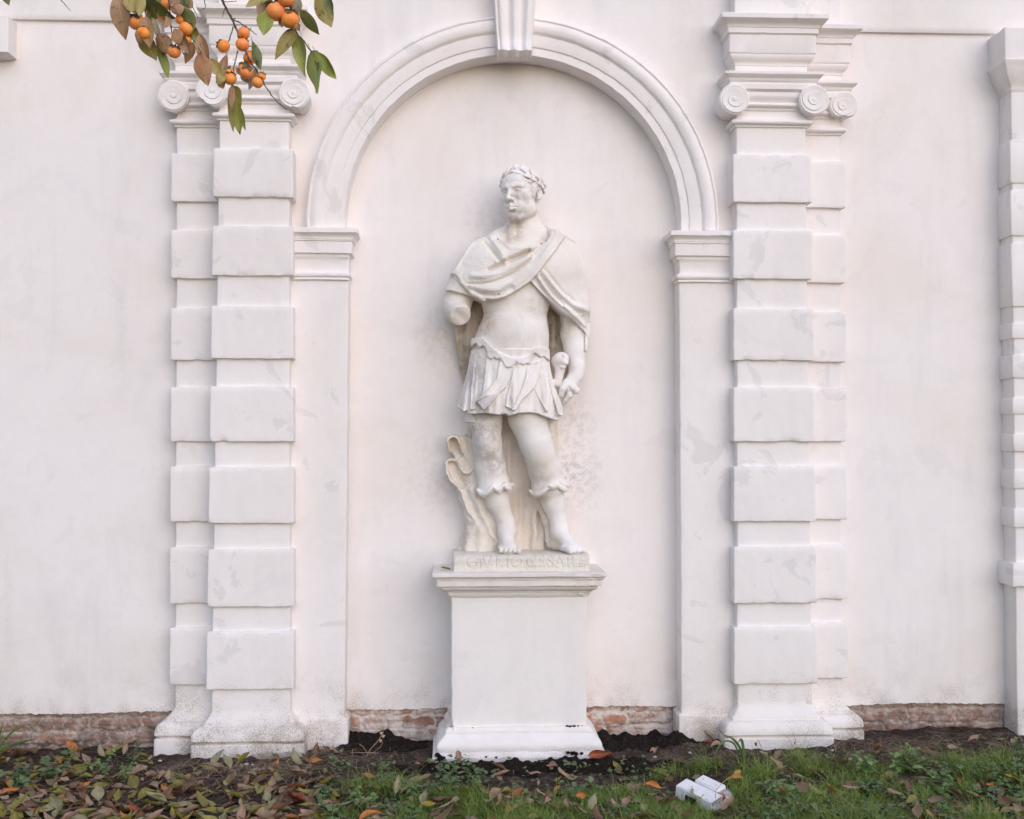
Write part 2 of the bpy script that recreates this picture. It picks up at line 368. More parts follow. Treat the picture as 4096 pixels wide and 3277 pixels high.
# niche piers, with impost and plinth block
def impost_prof():
    z = lambda y: Zv(500+y*.4639, YP-.03, 1400)
    o = lambda x: max(.0, (x-1655)*.4639*.00132)
    t = z(895)
    return [(0, z(1340)), (o(1672), z(1335)), (o(1680), z(1330)), (o(1676), z(1315)), (o(1676), z(1312))]+half(o(1672), z(1310), z(1264), .012)+ \
           [(o(1664), z(1258))]+arc(o(1660), z(1250), o(1668), z(1150), -.003)+[(o(1680), z(1135)), (o(1682), z(1112)), (o(1692), z(1108)), (o(1706), z(1104)), (o(1706), z(1003)),
            (o(1716), z(999)), (o(1716), z(990))]+arc(o(1720), z(985), o(1748), z(940), -.006)+[(o(1757), z(936)), (o(1757), z(900)), (o(1755), t)]
for side in (0, 1):
    ua, ub = ((1140, 1382), (2722, 2960))[side]
    xa0, xb0 = Xu(ua, YP), Xu(ub, YP)
    def tp(z, s=side):
        k = (z-.3)/1.9*px(9, YP)
        return (0, k) if s == 0 else (-k*.4, 0)
    zp = Zv(2862, YP)
    v, f = moulding(xa0, xb0, .01, YP, [(0, zp-.02)]+[(0, zz) for zz in np.linspace(zp, zi-.03, 24)], taper=tp, rc=.008, jit=.002, seed=side)
    pier = obj('pier', v, f, M['trim'], wall, smooth=35)
    v, f = moulding(xa0, xb0, .01, YP, impost_prof(), jit=.0016, seed=3+side)
    obj('impost', v, f, M['trim'], pier, smooth=30)
    v, f = moulding(xa0, xb0, .012, YP, [(.018, -.2), (.018, .0), (.018, .1), (.018, zp-.012), (.012, zp-.004), (-.002, zp+.002)], jit=.003, seed=5+side)
    obj('plinth', v, f, M['base'], pier, smooth=35)

# banded pilasters
BZ = [(Zv(a*1.9, -.272, 1015), Zv(b*1.9, -.235, 1015)) for a, b in ((308, 415), (472, 580), (642, 755), (813, 930), (984, 1102), (1159, 1278), (1333, 1452))]
def zc(y): return Zv(y*.3247, YM-.035, 3090)        # heights read off the right-hand capital
def volute(cx, cz, r, y0, y1, parent, turn=1, broken=None, seed=0):
    nr, na = 64, 120; V = []; f = []
    rr = np.linspace(0, 1, nr)
    for q in rr:
        for j in range(na):
            a = 2*math.pi*j/na; turns = 2.6*(1-q)+turn*a/(2*math.pi)
            fr = turns % 1.0
            h = (.0065*(1-fr)**.7 if q > .16 else .008*(1-q/.4))
            if q > .93: h = -.004*(q-.93)/.07
            R_ = r*q
            if broken:
                d = math.cos(a-broken[0])
                if d > broken[1]: R_ = min(R_, r*broken[1]/d*(1+.03*math.sin(9*a)+.02*math.sin(23*a)))
            V.append((cx+R_*math.cos(a), y0-h, cz+R_*math.sin(a)))
    for i in range(nr-1):
        for j in range(na): f.append((i*na+j, (i+1)*na+j, (i+1)*na+(j+1) % na, i*na+(j+1) % na))
    nb = len(V)
    for yy, s in ((y0+.012, 1.0), (y0+.035, .96), (y1, .74)):
        for j in range(na):
            x, _, z = V[(nr-1)*na+j]; V.append((cx+(x-cx)*s, yy, cz+(z-cz)*s))
    prev = (nr-1)*na
    for k in range(3):
        cur = nb+k*na
        for j in range(na): f.append((prev+j, cur+j, cur+(j+1) % na, prev+(j+1) % na))
        prev = cur
    f.append(tuple(prev+j for j in range(na)))
    obj('volute', rough(np.array(V), .0012, seed), f, M['trim'], parent, smooth=40)
def pilaster(xt, xb, yb, yf, dz, vol, seed, top):
    """xt, xb: shaft edges high and low; vol: list of volute centres"""
    z0, z1 = BZ[-1][1], BZ[0][0]
    def tp(z):
        k = np.clip((z-z0)/(z1-z0), -.2, 1.2); return (xb[0]+(xt[0]-xb[0])*k-xb[0], xb[1]+(xt[1]-xb[1])*k-xb[1])
    cap0 = zc(1550)
    v, f = moulding(xb[0], xb[1], yb, yf, [(0, zz) for zz in np.linspace(Zv(2862, YM), cap0+.01, 40)], taper=tp, jit=.0022, seed=seed, rc=.008)
    shaft = obj('pilaster', v, f, M['trim'], wall, smooth=35)
    for i, (a, b_) in enumerate(BZ):
        h = .023
        pr = [(-.004, b_-.001), (h-.003, b_), (h-.0008, b_+.002), (h, b_+.006)]+[(h, zz) for zz in np.linspace(b_+.03, a-.03, 7)]+[(h, a-.007), (h-.002, a-.002), (h-.006, a), (-.004, a+.003)]
        v, f = moulding(xb[0], xb[1], yb, yf, pr, nfront=int((xb[1]-xb[0])/.011), taper=tp, jit=.0014, seed=seed*11+i, rc=.005)
        zm = (a+b_)/2; ef = np.clip(1-(np.abs(np.abs(v[:, 2]-zm)-(a-b_)/2))/.020, 0, 1)*(v[:, 1] < yf-.012)   # chipped arrises
        nn = np.clip(wob(v+seed*3.1+i*1.7, 15, seed)-.38, 0, .5)+np.clip(wob(v+i*2.3, 48, seed+1)-.62, 0, .4); v[:, 1] += .010*nn*ef; v[:, 2] -= np.sign(v[:, 2]-zm)*.005*nn*ef
        obj('block', v, f, M['trim'], shaft, smooth=40)
    zz = lambda y: Zv(2500+y*.3989, YM-.06, 1000)
    dx = .0
    pb = [(.088, -.25), (.088, -.05), (.088, .05), (.088, zz(1200)), (.084, zz(1192)), (.070, zz(1188)), (.066, zz(1184))]
    pb += [(.066+.022*math.sin(math.pi*t), zz(1182)+(zz(1120)-zz(1182))*t) for t in np.linspace(0, .55, 6)]+[(.040+.048*math.cos(q), zz(1140)+(zz(1028)-zz(1140))*math.sin(q)) for q in np.linspace(.12, math.pi/2, 9)]
    pb += [(.037, zz(1026)), (.037, zz(1002)), (.034, zz(999))]+[(.033*(1-t)**2, zz(995)+(zz(860)-zz(995))*t) for t in np.linspace(0, 1, 8)]
    pb += [(-.004, zz(850))]
    v, f = moulding(xb[0], xb[1], yb, yf, pb, jit=.0022, seed=seed+40, rc=.014)
    obj('base', v, f, M['base_clean' if seed == 2 else 'base'], shaft, smooth=32)
    # capital
    tx = (xt[0]+0, xt[1]+0)
    pc = [(-.002, zc(1556)), (.010, zc(1552)), (.012, zc(1532)), (.016, zc(1530))]+half(.018, zc(1526), zc(1466), .014, 8)+[(.010, zc(1456)), (.003, zc(1440)), (.0, zc(1420)), (.0, zc(1350)), (.010, zc(1344)), (.012, zc(1322)), (.016, zc(1318))]
    pc += half(.016, zc(1316), zc(1262), .018, 8)+[(.012, zc(1256))]+arc(.012, zc(1250), .03, zc(1130), .012, 8)+[(.040, zc(1118)), (.042, zc(1112)), (.050, zc(1108)), (.052, zc(1050)), (.047, zc(1045)), (.047, zc(1022))]
    pc += [(.052, zc(1014)), (.054, zc(1004))]+arc(.056, zc(998), .070, zc(960), -.004, 5)+[(.074, zc(948)), (.078, zc(940)), (.078, zc(908)), (.0, zc(903))]
    v, f = moulding(tx[0], tx[1], yb, yf, [(o, z+dz) for o, z in pc], jit=.0012, seed=seed+50, rc=.006)
    cap = obj('capital', v, f, M['trim'], shaft, smooth=30)
    for (cx, cz, r, br) in vol: volute(cx, cz, r, yf-.062, yb+.01, shaft, 1 if cx < (tx[0]+tx[1])/2 else -1, br, seed)
    pe = [(.008, zc(906)), (.008, zc(800))]+arc(.012, zc(790), .030, zc(735), -.006, 5)+arc(.03, zc(735), .040, zc(672), .004, 4)+[(.044, zc(664)), (.046, zc(655)), (.046, zc(440)), (.052, zc(428)), (.056, zc(424)), (.056, zc(362))]
    pe += arc(.060, zc(356), .092, zc(285), -.008, 6)+[(.100, zc(272)), (.100, zc(222)), (.096, zc(212)), (.004, zc(206))]
    v, f = moulding(tx[0], tx[1], yb, yf, [(o, z+dz) for o, z in pe], jit=.0018, seed=seed+60, rc=.006)
    obj('entablature', v, f, M['trim'], shaft, smooth=30)
    v, f = moulding(tx[0], tx[1], yb, yf, [(.006, zc(215)+dz), (.006, zc(0)), (.006, TOP-.02-.01*seed)], jit=.002, seed=seed+70)
    obj('upper_block', v, f, M['trim'], shaft, smooth=35)
h = .026
def XX(u, v, y): return W(u, v, y)[0]
def vo(u, v, y, r, br=None): p = W(u, v, y); return (p[0], p[2], px(r, y), br)
L_m = ((XX(855, 620, YM)+h, XX(1176, 620, YM)-h), (XX(826, 2700, YM)+h, XX(1180, 2700, YM)-h))
R_m = ((XX(2926, 620, YM)+h, XX(3243, 620, YM)-h), (XX(2930, 2700, YM)+h, XX(3268, 2700, YM)-h))
ym, ysv = YM-.062, YS-.062
pilaster(*L_m, .012, YM, 0, [vo(845, 362, ym, 63, (R(235), .78)), vo(1177, 373, ym, 63, (R(262), .86))], 1, 1)
pilaster(*R_m, .014, YM, 0, [vo(2938, 396, ym, 62), vo(3258, 399, ym, 63)], 2, 1)
w_s = .30
l0, l1 = XX(686, 620, YS)+h, XX(680, 2700, YS)+h
r0, r1 = XX(3378, 620, YS)-h, XX(3389, 2700, YS)-h
pilaster((l0, l0+w_s), (l1, l1+w_s), .008, YS, -.004, [vo(692, 383, ysv, 63)], 3, 0)
pilaster((r0-w_s, r0), (r1-w_s, r1), .009, YS, -.004, [vo(3376, 422, ysv, 58, (R(270), .74))], 4, 0)

# blocked jamb of the next opening at the right, and the hood corner at the left
YJ = -.14
zj = lambda v: Zv(v, YJ, 4060)
xj = Xu(4058, YJ)
v, f = moulding(xj, xj+.6, .011, YJ, [(.0, -.25)]+[(0, z) for z in np.linspace(-.1, zj(370), 30)], jit=.002, seed=80)
jamb = obj('jamb', v, f, M['trim'], wall, smooth=35)
bz = [1010, 1226, 1355, 1514, 1658, 1808, 1955, 2110]
for k, (a, b_) in enumerate(((560, 735), (760, 945), (970, 1226), (1290, 1355), (1420, 1514), (1590, 1658), (1735, 1808), (1880, 1955), (2035, 2110))):
    hh = .013
    v, f = moulding(xj, xj+.6, .011, YJ, [(-.004, zj(b_)), (hh-.004, zj(b_)+.002), (hh, zj(b_)+.012), (hh, zj(a)-.012), (hh-.004, zj(a)-.003), (-.004, zj(a))], jit=.003, seed=81+k)
    obj('block', v, f, M['trim'], jamb, smooth=40)
v, f = moulding(xj, xj+.6, .011, YJ, [(-.004, zj(2348)), (.028, zj(2345)), (.032, zj(2335)), (.032, zj(2262)), (.026, zj(2252)), (-.004, zj(2250))], jit=.003, seed=95)
obj('sill', v, f, M['trim'], jamb, smooth=40)
v, f = moulding(xj, xj+.6, .011, YJ, [(-.004, zj(372)), (.004, zj(364)), (.006, zj(352))]+arc(.008, zj(346), .060, zj(268), .006)+[(.066, zj(260)), (.068, zj(252)), (.060, zj(248)), (.060, zj(126)), (.0, zj(120))], jit=.003, seed=96)
obj('hood', v, f, M['trim'], jamb, smooth=35)
xh = Xu(32, -.12, 150)
v, f = moulding(xh-.8, xh, .011, -.12, [(-.03, Zv(214, -.12, 20)), (0, Zv(208, -.12, 20)), (0, Zv(64, -.12, 20)), (-.03, Zv(60, -.12, 20))], jit=.003, seed=97)
obj('hood', v, f, M['trim'], wall, smooth=35)

# ================================================================== PEDESTAL
PYF = -.34
pc0 = W(2076, 2600, PYF)
ped = empty('pedestal', (pc0[0], -.2, 0), label='square white stone pedestal with moulded cornice and base under the statue in the niche', cat='pedestal')
xa, xb_ = Xu(1805, PYF, 2600), Xu(2346, PYF, 2600)
z5 = lambda y, d=0: Zv(2150+y*.3479, PYF-d, 2076)
v, f = moulding(xa, xb_, .013, PYF, [(0, -.05)]+[(0, z) for z in np.linspace(.1, z5(680), 16)], jit=.002, rc=.008, seed=20)
obj('die', v, f, M['ped'], ped, smooth=35)
s5 = .3479*.00129
cp = [(-.004, z5(690)), (.006, z5(684)), (.012, z5(672, .02)), (.016, z5(655, .02)), (.017, z5(634, .02)), (.022, z5(632, .02)), (.024, z5(626, .02))]
cp += arc(.024, z5(622, .03), .052, z5(568, .05), .010, 7)+[(.056, z5(563, .05)), (.072, z5(560, .06)), (.074, z5(555, .07)), (.074, z5(496, .07)), (.079, z5(492, .07)), (.079, z5(484, .07))]
cp += arc(.082, z5(480, .08), .094, z5(456, .09), -.003, 4)+[(.096, z5(452, .09)), (.097, z5(418, .09)), (.093, z5(410, .09)), (-.03, z5(407, .09))]
v, f = moulding(xa, xb_, .013, PYF, cp, nfront=60, jit=.0014, rc=.005, seed=21)
chip = np.exp(-((v[:, 0]-(xb_+.03))/.12)**2)*(np.abs(wob(v, 60, 2)))*.010
v[:, 1] += chip; v[:, 2] -= .3*chip
obj('cornice', v, f, M['corn'], ped, smooth=28)
z6 = lambda y: Zv(2300+y*.4638, PYF-.06, 2076)
bp = [(.095, -.12), (.095, .0), (.095, z6(1560)), (.090, z6(1552)), (.078, z6(1545)), (.072, z6(1530))]+arc(.070, z6(1522), .052, z6(1420), .012, 8)+[(.046, z6(1412)), (.040, z6(1404)), (.032, z6(1385))]+arc(.03, z6(1380), .022, z6(1340), .004, 4)+[(.016, z6(1330)), (-.004, z6(1326))]
v, f = moulding(xa, xb_, .013, PYF, bp, nfront=50, jit=.0028, rc=.008, seed=22)
obj('base', v, f, M['ped'], ped, smooth=32)
# rough mortar left of the pedestal foot
g_u, g_v = np.linspace(0, 1, 14), np.linspace(0, 1, 34); A_, B_ = np.meshgrid(g_u, g_v, indexing='ij')
pa_, pb2, pc2 = W(1733, 3070, -.40), W(1803, 2835, -.335), W(1790, 2835, -.10)
zz_ = -.03+(Zv(2838, -.3)+.03)*B_; xl_ = np.interp(B_, [0, .38, .55, 1], [W(1738, 3000, -.38)[0], W(1742, 3000, -.38)[0], W(1765, 3000, -.37)[0], xa-.006])
P_ = np.stack([xl_+(xa+.01-xl_)*A_**1.5, -.10-(.24+.08*(1-B_))*A_, zz_], -1).reshape(-1, 3)
P_ += .006*np.stack([wob(P_, 40, 1), wob(P_, 45, 2), 0*P_[:, 0]], -1)
obj('mortar', P_, [(i*34+j, (i+1)*34+j, (i+1)*34+j+1, i*34+j+1) for i in range(13) for j in range(33)], M['corn'], ped, smooth=180)
# ================================================================== STATUE (implicit surfaces polygonised on a grid)
class Vol:
    def __init__(s, xs, ys, zs):
        s.xs, s.ys, s.zs = [np.asarray(a, np.float32) for a in (xs, ys, zs)]
        s.F = np.full((len(xs), len(ys), len(zs)), 1.0, np.float32)
    def sl(s, lo, hi):
        r = []
        for a, l, h in zip((s.xs, s.ys, s.zs), lo, hi):
            i = max(0, int(np.searchsorted(a, l))-1); j = min(len(a), int(np.searchsorted(a, h))+1); r.append(slice(i, max(j, i)))
        return tuple(r)
    def op(s, fn, lo, hi, k=.01, kind='u'):
        mg = k+.015; q = s.sl(np.asarray(lo)-mg, np.asarray(hi)+mg); A = s.F[q]
        if A.size == 0: return
        d = fn(s.xs[q[0]][:, None, None], s.ys[q[1]][None, :, None], s.zs[q[2]][None, None, :]).astype(np.float32)
        if kind == 's': A = -A                       # subtract = -(union of -A and d)
        h = np.maximum(k-np.abs(A-d), 0)/k
        r = np.minimum(A, d)-h*h*k*.25
        s.F[q] = -r if kind == 's' else r
    def rc(s, a, ra, b, rb, k=.01, kind='u'):
        a, b = np.asarray(a, float), np.asarray(b, float); ab = b-a; L2 = max(ab@ab, 1e-9); rm = max(ra, rb)
        def fn(x, y, z):
            t = np.clip(((x-a[0])*ab[0]+(y-a[1])*ab[1]+(z-a[2])*ab[2])/L2, 0, 1)
            return np.sqrt((x-a[0]-t*ab[0])**2+(y-a[1]-t*ab[1])**2+(z-a[2]-t*ab[2])**2)-(ra+(rb-ra)*t)
        s.op(fn, np.minimum(a, b)-rm, np.maximum(a, b)+rm, k, kind)
    def chain(s, P, k=.01, kind='u'):
        for (a, ra), (b, rb) in zip(P[:-1], P[1:]): s.rc(a, ra, b, rb, k, kind)
    def ell(s, c, r, k=.01, kind='u', M3=None):
        c, r = np.asarray(c, float), np.asarray(r, float); rm = r.max() if M3 is not None else r
        def fn(x, y, z):
            X, Y, Z = x-c[0], y-c[1], z-c[2]
            if M3 is not None:
                X, Y, Z = [M3[i][0]*X+M3[i][1]*Y+M3[i][2]*Z for i in range(3)]
            k0 = np.sqrt((X/r[0])**2+(Y/r[1])**2+(Z/r[2])**2); k1 = np.sqrt((X/r[0]**2)**2+(Y/r[1]**2)**2+(Z/r[2]**2)**2)
            return k0*(k0-1)/np.maximum(k1, 1e-6)
        s.op(fn, c-rm, c+rm, k, kind)
    def loft(s, sec, k=.01, kind='u', ex=2.0):
        """sections (z, cx, a, cy, b), joined up the height"""
        S = np.array(sorted(sec)); z0, z1 = S[0, 0], S[-1, 0]
        def fn(x, y, z):
            zz = np.clip(z, z0, z1); cx, a, cy, b = [np.interp(zz, S[:, 0], S[:, i]) for i in (1, 2, 3, 4)]
            q = ((np.abs(x-cx)/a)**ex+(np.abs(y-cy)/b)**ex)**(1/ex)
            d = (q-1)*np.minimum(a, b); e = np.maximum(z0-z, z-z1)
            return np.where(e > 0, np.sqrt(np.maximum(d, 0)**2+e*e), d)
        lo = (np.min(S[:, 1]-S[:, 2]), np.min(S[:, 3]-S[:, 4]), z0); hi = (np.max(S[:, 1]+S[:, 2]), np.max(S[:, 3]+S[:, 4]), z1)
        s.op(fn, lo, hi, k, kind)
    def mesh(s):
        Fv = s.F; S = Fv < 0; n = np.array(S.shape)-1
        cnt = np.zeros(n, np.uint8)
        for a in (0, 1):
            for b in (0, 1):
                for c in (0, 1): cnt += S[a:a+n[0], b:b+n[1], c:c+n[2]]
        act = (cnt > 0) & (cnt < 8); I = np.argwhere(act); idx = np.full(n, -1, np.int32); idx[act] = np.arange(len(I))
        acc = np.zeros((len(I), 3)); wgt = np.zeros(len(I)); ax = (s.xs, s.ys, s.zs)
        def corner(o): return Fv[I[:, 0]+o[0], I[:, 1]+o[1], I[:, 2]+o[2]]
        for d in range(3):
            for p in (0, 1):
                for q in (0, 1):
                    o = [0, 0, 0]; o[(d+1) % 3] = p; o[(d+2) % 3] = q; o2 = list(o); o2[d] = 1
                    f0, f1 = corner(o), corner(o2); cr = (f0 < 0) != (f1 < 0)
                    t = np.where(cr, f0/np.where(cr, f0-f1, 1), 0); P = np.zeros((len(I), 3))
                    for e in range(3):
                        g = ax[e][I[:, e]+o[e]]
                        P[:, e] = g if e != d else g+t*(ax[e][I[:, e]+1]-g)
                    acc += P*cr[:, None]; wgt += cr
        V = acc/np.maximum(wgt, 1)[:, None]; Q = []
        for d in range(3):
            u, v = (d+1) % 3, (d+2) % 3
            A = np.moveaxis(S, [d, u, v], [0, 1, 2]); J = np.moveaxis(idx, [d, u, v], [0, 1, 2])
            ch = A[:-1, 1:-1, 1:-1] != A[1:, 1:-1, 1:-1]; E = np.argwhere(ch); i, j, k = E[:, 0], E[:, 1]+1, E[:, 2]+1
            q = np.stack([J[i, j-1, k-1], J[i, j, k-1], J[i, j, k], J[i, j-1, k]], 1)
            fl = ~A[i, j, k]; q[fl] = q[fl][:, ::-1]; Q.append(q)
        return V, np.vstack(Q)
def smax(a, b, k): h = np.maximum(k-np.abs(a-b), 0)/k; return np.maximum(a, b)+h*h*k*.25
def smin(a, b, k): h = np.maximum(k-np.abs(a-b), 0)/k; return np.minimum(a, b)-h*h*k*.25
def poly2(X, Z, P):
    """signed distance to a polygon in the x,z plane"""
    P = np.asarray(P, float); d = np.full(np.broadcast(X, Z).shape, 9e9); ins = np.zeros(d.shape, bool)
    for i in range(len(P)):
        a, b = P[i-1], P[i]; e = b-a; wx, wz = X-a[0], Z-a[1]; t = np.clip((wx*e[0]+wz*e[1])/max(e@e, 1e-12), 0, 1)
        d = np.minimum(d, (wx-e[0]*t)**2+(wz-e[1]*t)**2)
        c = ((a[1] > Z) != (b[1] > Z)) & (X < (b[0]-a[0])*(Z-a[1])/((b[1]-a[1]) if b[1] != a[1] else 1e-12)+a[0]); ins ^= c
    return np.where(ins, -1, 1)*np.sqrt(d)
def line2(X, Z, P):
    P = np.asarray(P, float); d = np.full(np.broadcast(X, Z).shape, 9e9)
    for a, b in zip(P[:-1], P[1:]):
        e = b-a; wx, wz = X-a[0], Z-a[1]; t = np.clip((wx*e[0]+wz*e[1])/max(e@e, 1e-12), 0, 1)
        d = np.minimum(d, (wx-e[0]*t)**2+(wz-e[1]*t)**2)
    return np.sqrt(d)
def T2(P, y=-.28, sm=0):
    q = np.array([W(u, v, y)[[0, 2]] for u, v in P])
    if sm: q = smoothpath(q, sm)
    return q
def T3(u, v, y): return W(u, v, y)
K = .0013                                                      # metres per photograph pixel at the statue
def axis(lo, hi, parts):
    out = [lo]
    while out[-1] < hi:
        h = parts[0]
        for a, b, s_ in parts[1]:
            if a <= out[-1] < b: h = s_
        out.append(out[-1]+h)
    return np.array(out)
zt = lambda v: Zv(v, -.25)
xh0, xh1 = Xu(1975, -.25, 780), Xu(2200, -.25, 780)
GXS = axis(Xu(1730, -.2), Xu(2420, -.2), (.0044, [(xh0, xh1, .0025)]))
GYS = axis(-.43, .012, (.0042, [(-.40, -.12, .0030)]))
GZS = axis(zt(2216), zt(640), (.0044, [(zt(915), zt(655), .0023)]))
cy = -.19
TORSO = [(zt(960), 2090, 60, .085), (zt(985), 2080, 130, .10), (zt(1020), 2073, 178, .112), (zt(1060), 2070, 190, .122), (zt(1120), 2065, 168, .135), (zt(1200), 2063, 143, .138), (zt(1255), 2062, 128, .130),
         (zt(1300), 2053, 138, .137), (zt(1350), 2046, 150, .145), (zt(1400), 2043, 156, .148), (zt(1500), 2041, 158, .148), (zt(1650), 2041, 150, .13)]
TORSO = [(z, Xu(c, cy, 1300), a*K, cy, b) for z, c, a, b in TORSO]
ARM_R = [(T3(1925, 1040, -.18), 62*K), (T3(1878, 1110, -.19), 54*K), (T3(1832, 1200, -.20), 52*K), (T3(1824, 1236, -.215), 50*K), (T3(1848, 1272, -.36), 41*K)]
ARM_L = [(T3(2240, 1030, -.17), 62*K), (T3(2282, 1120, -.155), 58*K), (T3(2295, 1260, -.14), 52*K), (T3(2296, 1340, -.14), 51*K), (T3(2303, 1400, -.16), 45*K), (T3(2309, 1475, -.20), 29*K), (T3(2304, 1505, -.215), 27*K)]
def figure(vv, legs=True, head=True):
    vv.loft(TORSO, .02)
    vv.ell(T3(2066, 1335, -.245), (118*K, .105, 108*K), .05)                 # the rounded belly of the breastplate
    vv.ell(T3(1995, 1085, -.25), (90*K, .07, 80*K), .05); vv.ell(T3(2135, 1085, -.25), (88*K, .07, 80*K), .05)
    vv.chain(ARM_R, .03); vv.chain(ARM_L, .03)
    vv.chain([(T3(2102, 840, -.15), 57*K), (T3(2096, 900, -.15), 58*K), (T3(2087, 985, -.16), 76*K)], .03)   # neck
    vv.rc(T3(1960, 985, -.155), 42*K, T3(2060, 940, -.155), 48*K, .05); vv.rc(T3(2215, 975, -.15), 42*K, T3(2120, 935, -.155), 48*K, .05)
V1 = Vol(GXS, GYS, GZS)
figure(V1)
# neck muscles, throat hollow
V1.rc(T3(2128, 850, -.185), 15*K, T3(2062, 985, -.255), 13*K, .02); V1.rc(T3(2045, 890, -.205), 13*K, T3(2052, 985, -.255), 13*K, .02)
# stump of the arm: broken face
cn = np.array([.28, -.80, -.53]); cn /= np.linalg.norm(cn); cp0 = T3(1846, 1268, -.318)
def cut(x, y, z): return -((x-cp0[0])*cn[0]+(y-cp0[1])*cn[1]+(z-cp0[2])*cn[2])+.003*np.sin(70*x+30*z)*np.cos(55*z)
bx = [T3(1760, 1330, -.45), T3(1905, 1200, -.27)]
V1.op(lambda x, y, z: np.maximum(cut(x, y, z), np.sqrt((x-cp0[0])**2+(y-cp0[1])**2+(z-cp0[2])**2)-.12), cp0-.12, cp0+.12, .006, 's')
# legs
legL = [(T3(1950, 1590, -.19), 72*K), (T3(1944, 1690, -.215), 62*K), (T3(1949, 1765, -.225), 55*K), (T3(1952, 1800, -.222), 54*K), (T3(1962, 1870, -.20), 61*K), (T3(1972, 1930, -.195), 57*K), (T3(1992, 2010, -.185), 44*K), (T3(2022, 2085, -.18), 34*K), (T3(2028, 2130, -.18), 35*K)]
V1.chain(legL, .02)
V1.ell(T3(1950, 1772, -.262), (34*K, .035, 40*K), .03)
legR = [(T3(2115, 1590, -.20), 84*K), (T3(2110, 1670, -.23), 76*K), (T3(2142, 1770, -.245), 63*K), (T3(2158, 1815, -.24), 61*K), (T3(2182, 1885, -.205), 66*K), (T3(2196, 1940, -.19), 62*K), (T3(2214, 2010, -.18), 45*K), (T3(2235, 2090, -.175), 34*K), (T3(2238, 2130, -.175), 36*K)]
V1.chain(legR, .02)
V1.ell(T3(2150, 1785, -.285), (38*K, .035, 44*K), .03)
# feet: instep, ball, toes
def foot(an, heel, ball, spread, big, k=.018):
    an, heel, ball = [np.array(q) for q in (an, heel, ball)]
    V1.ell((ball[0], ball[1], ball[2]+.004), (.050, .040, .019), .02); V1.rc(an, 33*K, heel, 27*K, k); V1.rc(heel, 26*K, ball, 22*K, k); V1.rc(an+(0, -.02, -.01), 30*K, ball, 24*K, .03)
    d = ball-heel; d[2] = 0; d /= np.linalg.norm(d); s = np.array([d[1], -d[0], 0]); s = s if s[0] > 0 else -s
    for i in range(5):
        j = i-2; side = j*big                                               # side>0: towards the big toe
        c = ball+s*(j*spread)*1.0; L = .050+.005*side-.004*abs(side)
        r = (.0112 if side < 2 else .0150)
        V1.rc(c-d*.02+(0, 0, .006), r*1.05, c+d*L*.6+(0, 0, .001), r, .007); V1.rc(c+d*L*.6+(0, 0, .001), r, c+d*L+(0, 0, -.007), r*.88, .004)
pz = zt(2222)
fl = T3(2035, 2196, -.285); fr = T3(2292, 2196, -.275)
foot(T3(2026, 2120, -.185), T3(2020, 2172, -.15), (fl[0], fl[1], fl[2]), .0225, 1)
foot(T3(2238, 2120, -.18), T3(2226, 2172, -.13), (fr[0], fr[1], fr[2]), .0235, -1)
# flared boot tops with a wavy turned hem
def boot(a, ra, b, rb, hem, k=.010):
    a, b = np.asarray(a), np.asarray(b); ab = b-a; L2 = ab@ab; H = np.array([T3(u, v, -.25) for u, v in hem])
    def fn(x, y, z):
        t = np.clip(((x-a[0])*ab[0]+(y-a[1])*ab[1]+(z-a[2])*ab[2])/L2, 0, 1.6)
        ang = np.arctan2(x-b[0], -(y-b[1])); rr = ra+(rb-ra)*t**1.6+.004*np.sin(ang*5+1)*t
        d = np.sqrt((x-a[0]-t*ab[0])**2+(y-a[1]-t*ab[1])**2+(z-a[2]-t*ab[2])**2)-rr
        zc_ = np.interp(x, H[:, 0], H[:, 2])+.45*np.maximum(y+.24, 0)
        return smax(d, zc_-z, .006)
    V1.op(fn, np.minimum(a, b)-rb-.05, np.maximum(a, b)+rb+.05, k)
boot(T3(1964, 1880, -.20), 58*K, T3(1978, 1972, -.20), 71*K, [(1895, 1950), (1915, 1985), (1935, 1993), (1955, 1978), (1975, 1964), (1996, 1973), (2018, 1958), (2034, 1968), (2052, 1950), (2062, 1930)])
boot(T3(2184, 1885, -.205), 63*K, T3(2197, 1968, -.195), 77*K, [(2105, 1955), (2125, 1976), (2142, 1995), (2165, 1984), (2188, 1958), (2212, 1958), (2234, 1948), (2256, 1970), (2274, 1968), (2284, 1940)])
def cuff(P, r, k=.007):
    Q = smoothpath([T3(*p) for p in P], 5)
    V1.chain([(q, r*K*(.6+.4*math.sin(math.pi*i/(len(Q)-1)))) for i, q in enumerate(Q)], k)
cuff([(1908, 1958, -.235), (1925, 1976, -.262), (1945, 1972, -.283), (1968, 1952, -.292)], 7); cuff([(1932, 1984, -.268), (1955, 1964, -.288), (1972, 1946, -.290)], 6); cuff([(2012, 1940, -.282), (2030, 1954, -.270), (2046, 1958, -.245)], 7); cuff([(2018, 1930, -.275), (2040, 1942, -.255), (2055, 1938, -.225)], 6); cuff([(1976, 1950, -.296), (1992, 1960, -.297), (2008, 1948, -.290)], 6)
cuff([(2118, 1962, -.235), (2136, 1978, -.262), (2160, 1972, -.282), (2186, 1945, -.290)], 7); cuff([(2140, 1988, -.262), (2168, 1972, -.285), (2188, 1956, -.290)], 6); cuff([(2228, 1936, -.280), (2250, 1956, -.262), (2268, 1962, -.235)], 8); cuff([(2238, 1926, -.272), (2262, 1942, -.248), (2276, 1942, -.22)], 6); cuff([(2194, 1942, -.293), (2212, 1948, -.290), (2226, 1938, -.284)], 6)
V1.ell(T3(2082, 1270, -.352), (7*K, .012, 9*K), .012, 's')                  # navel
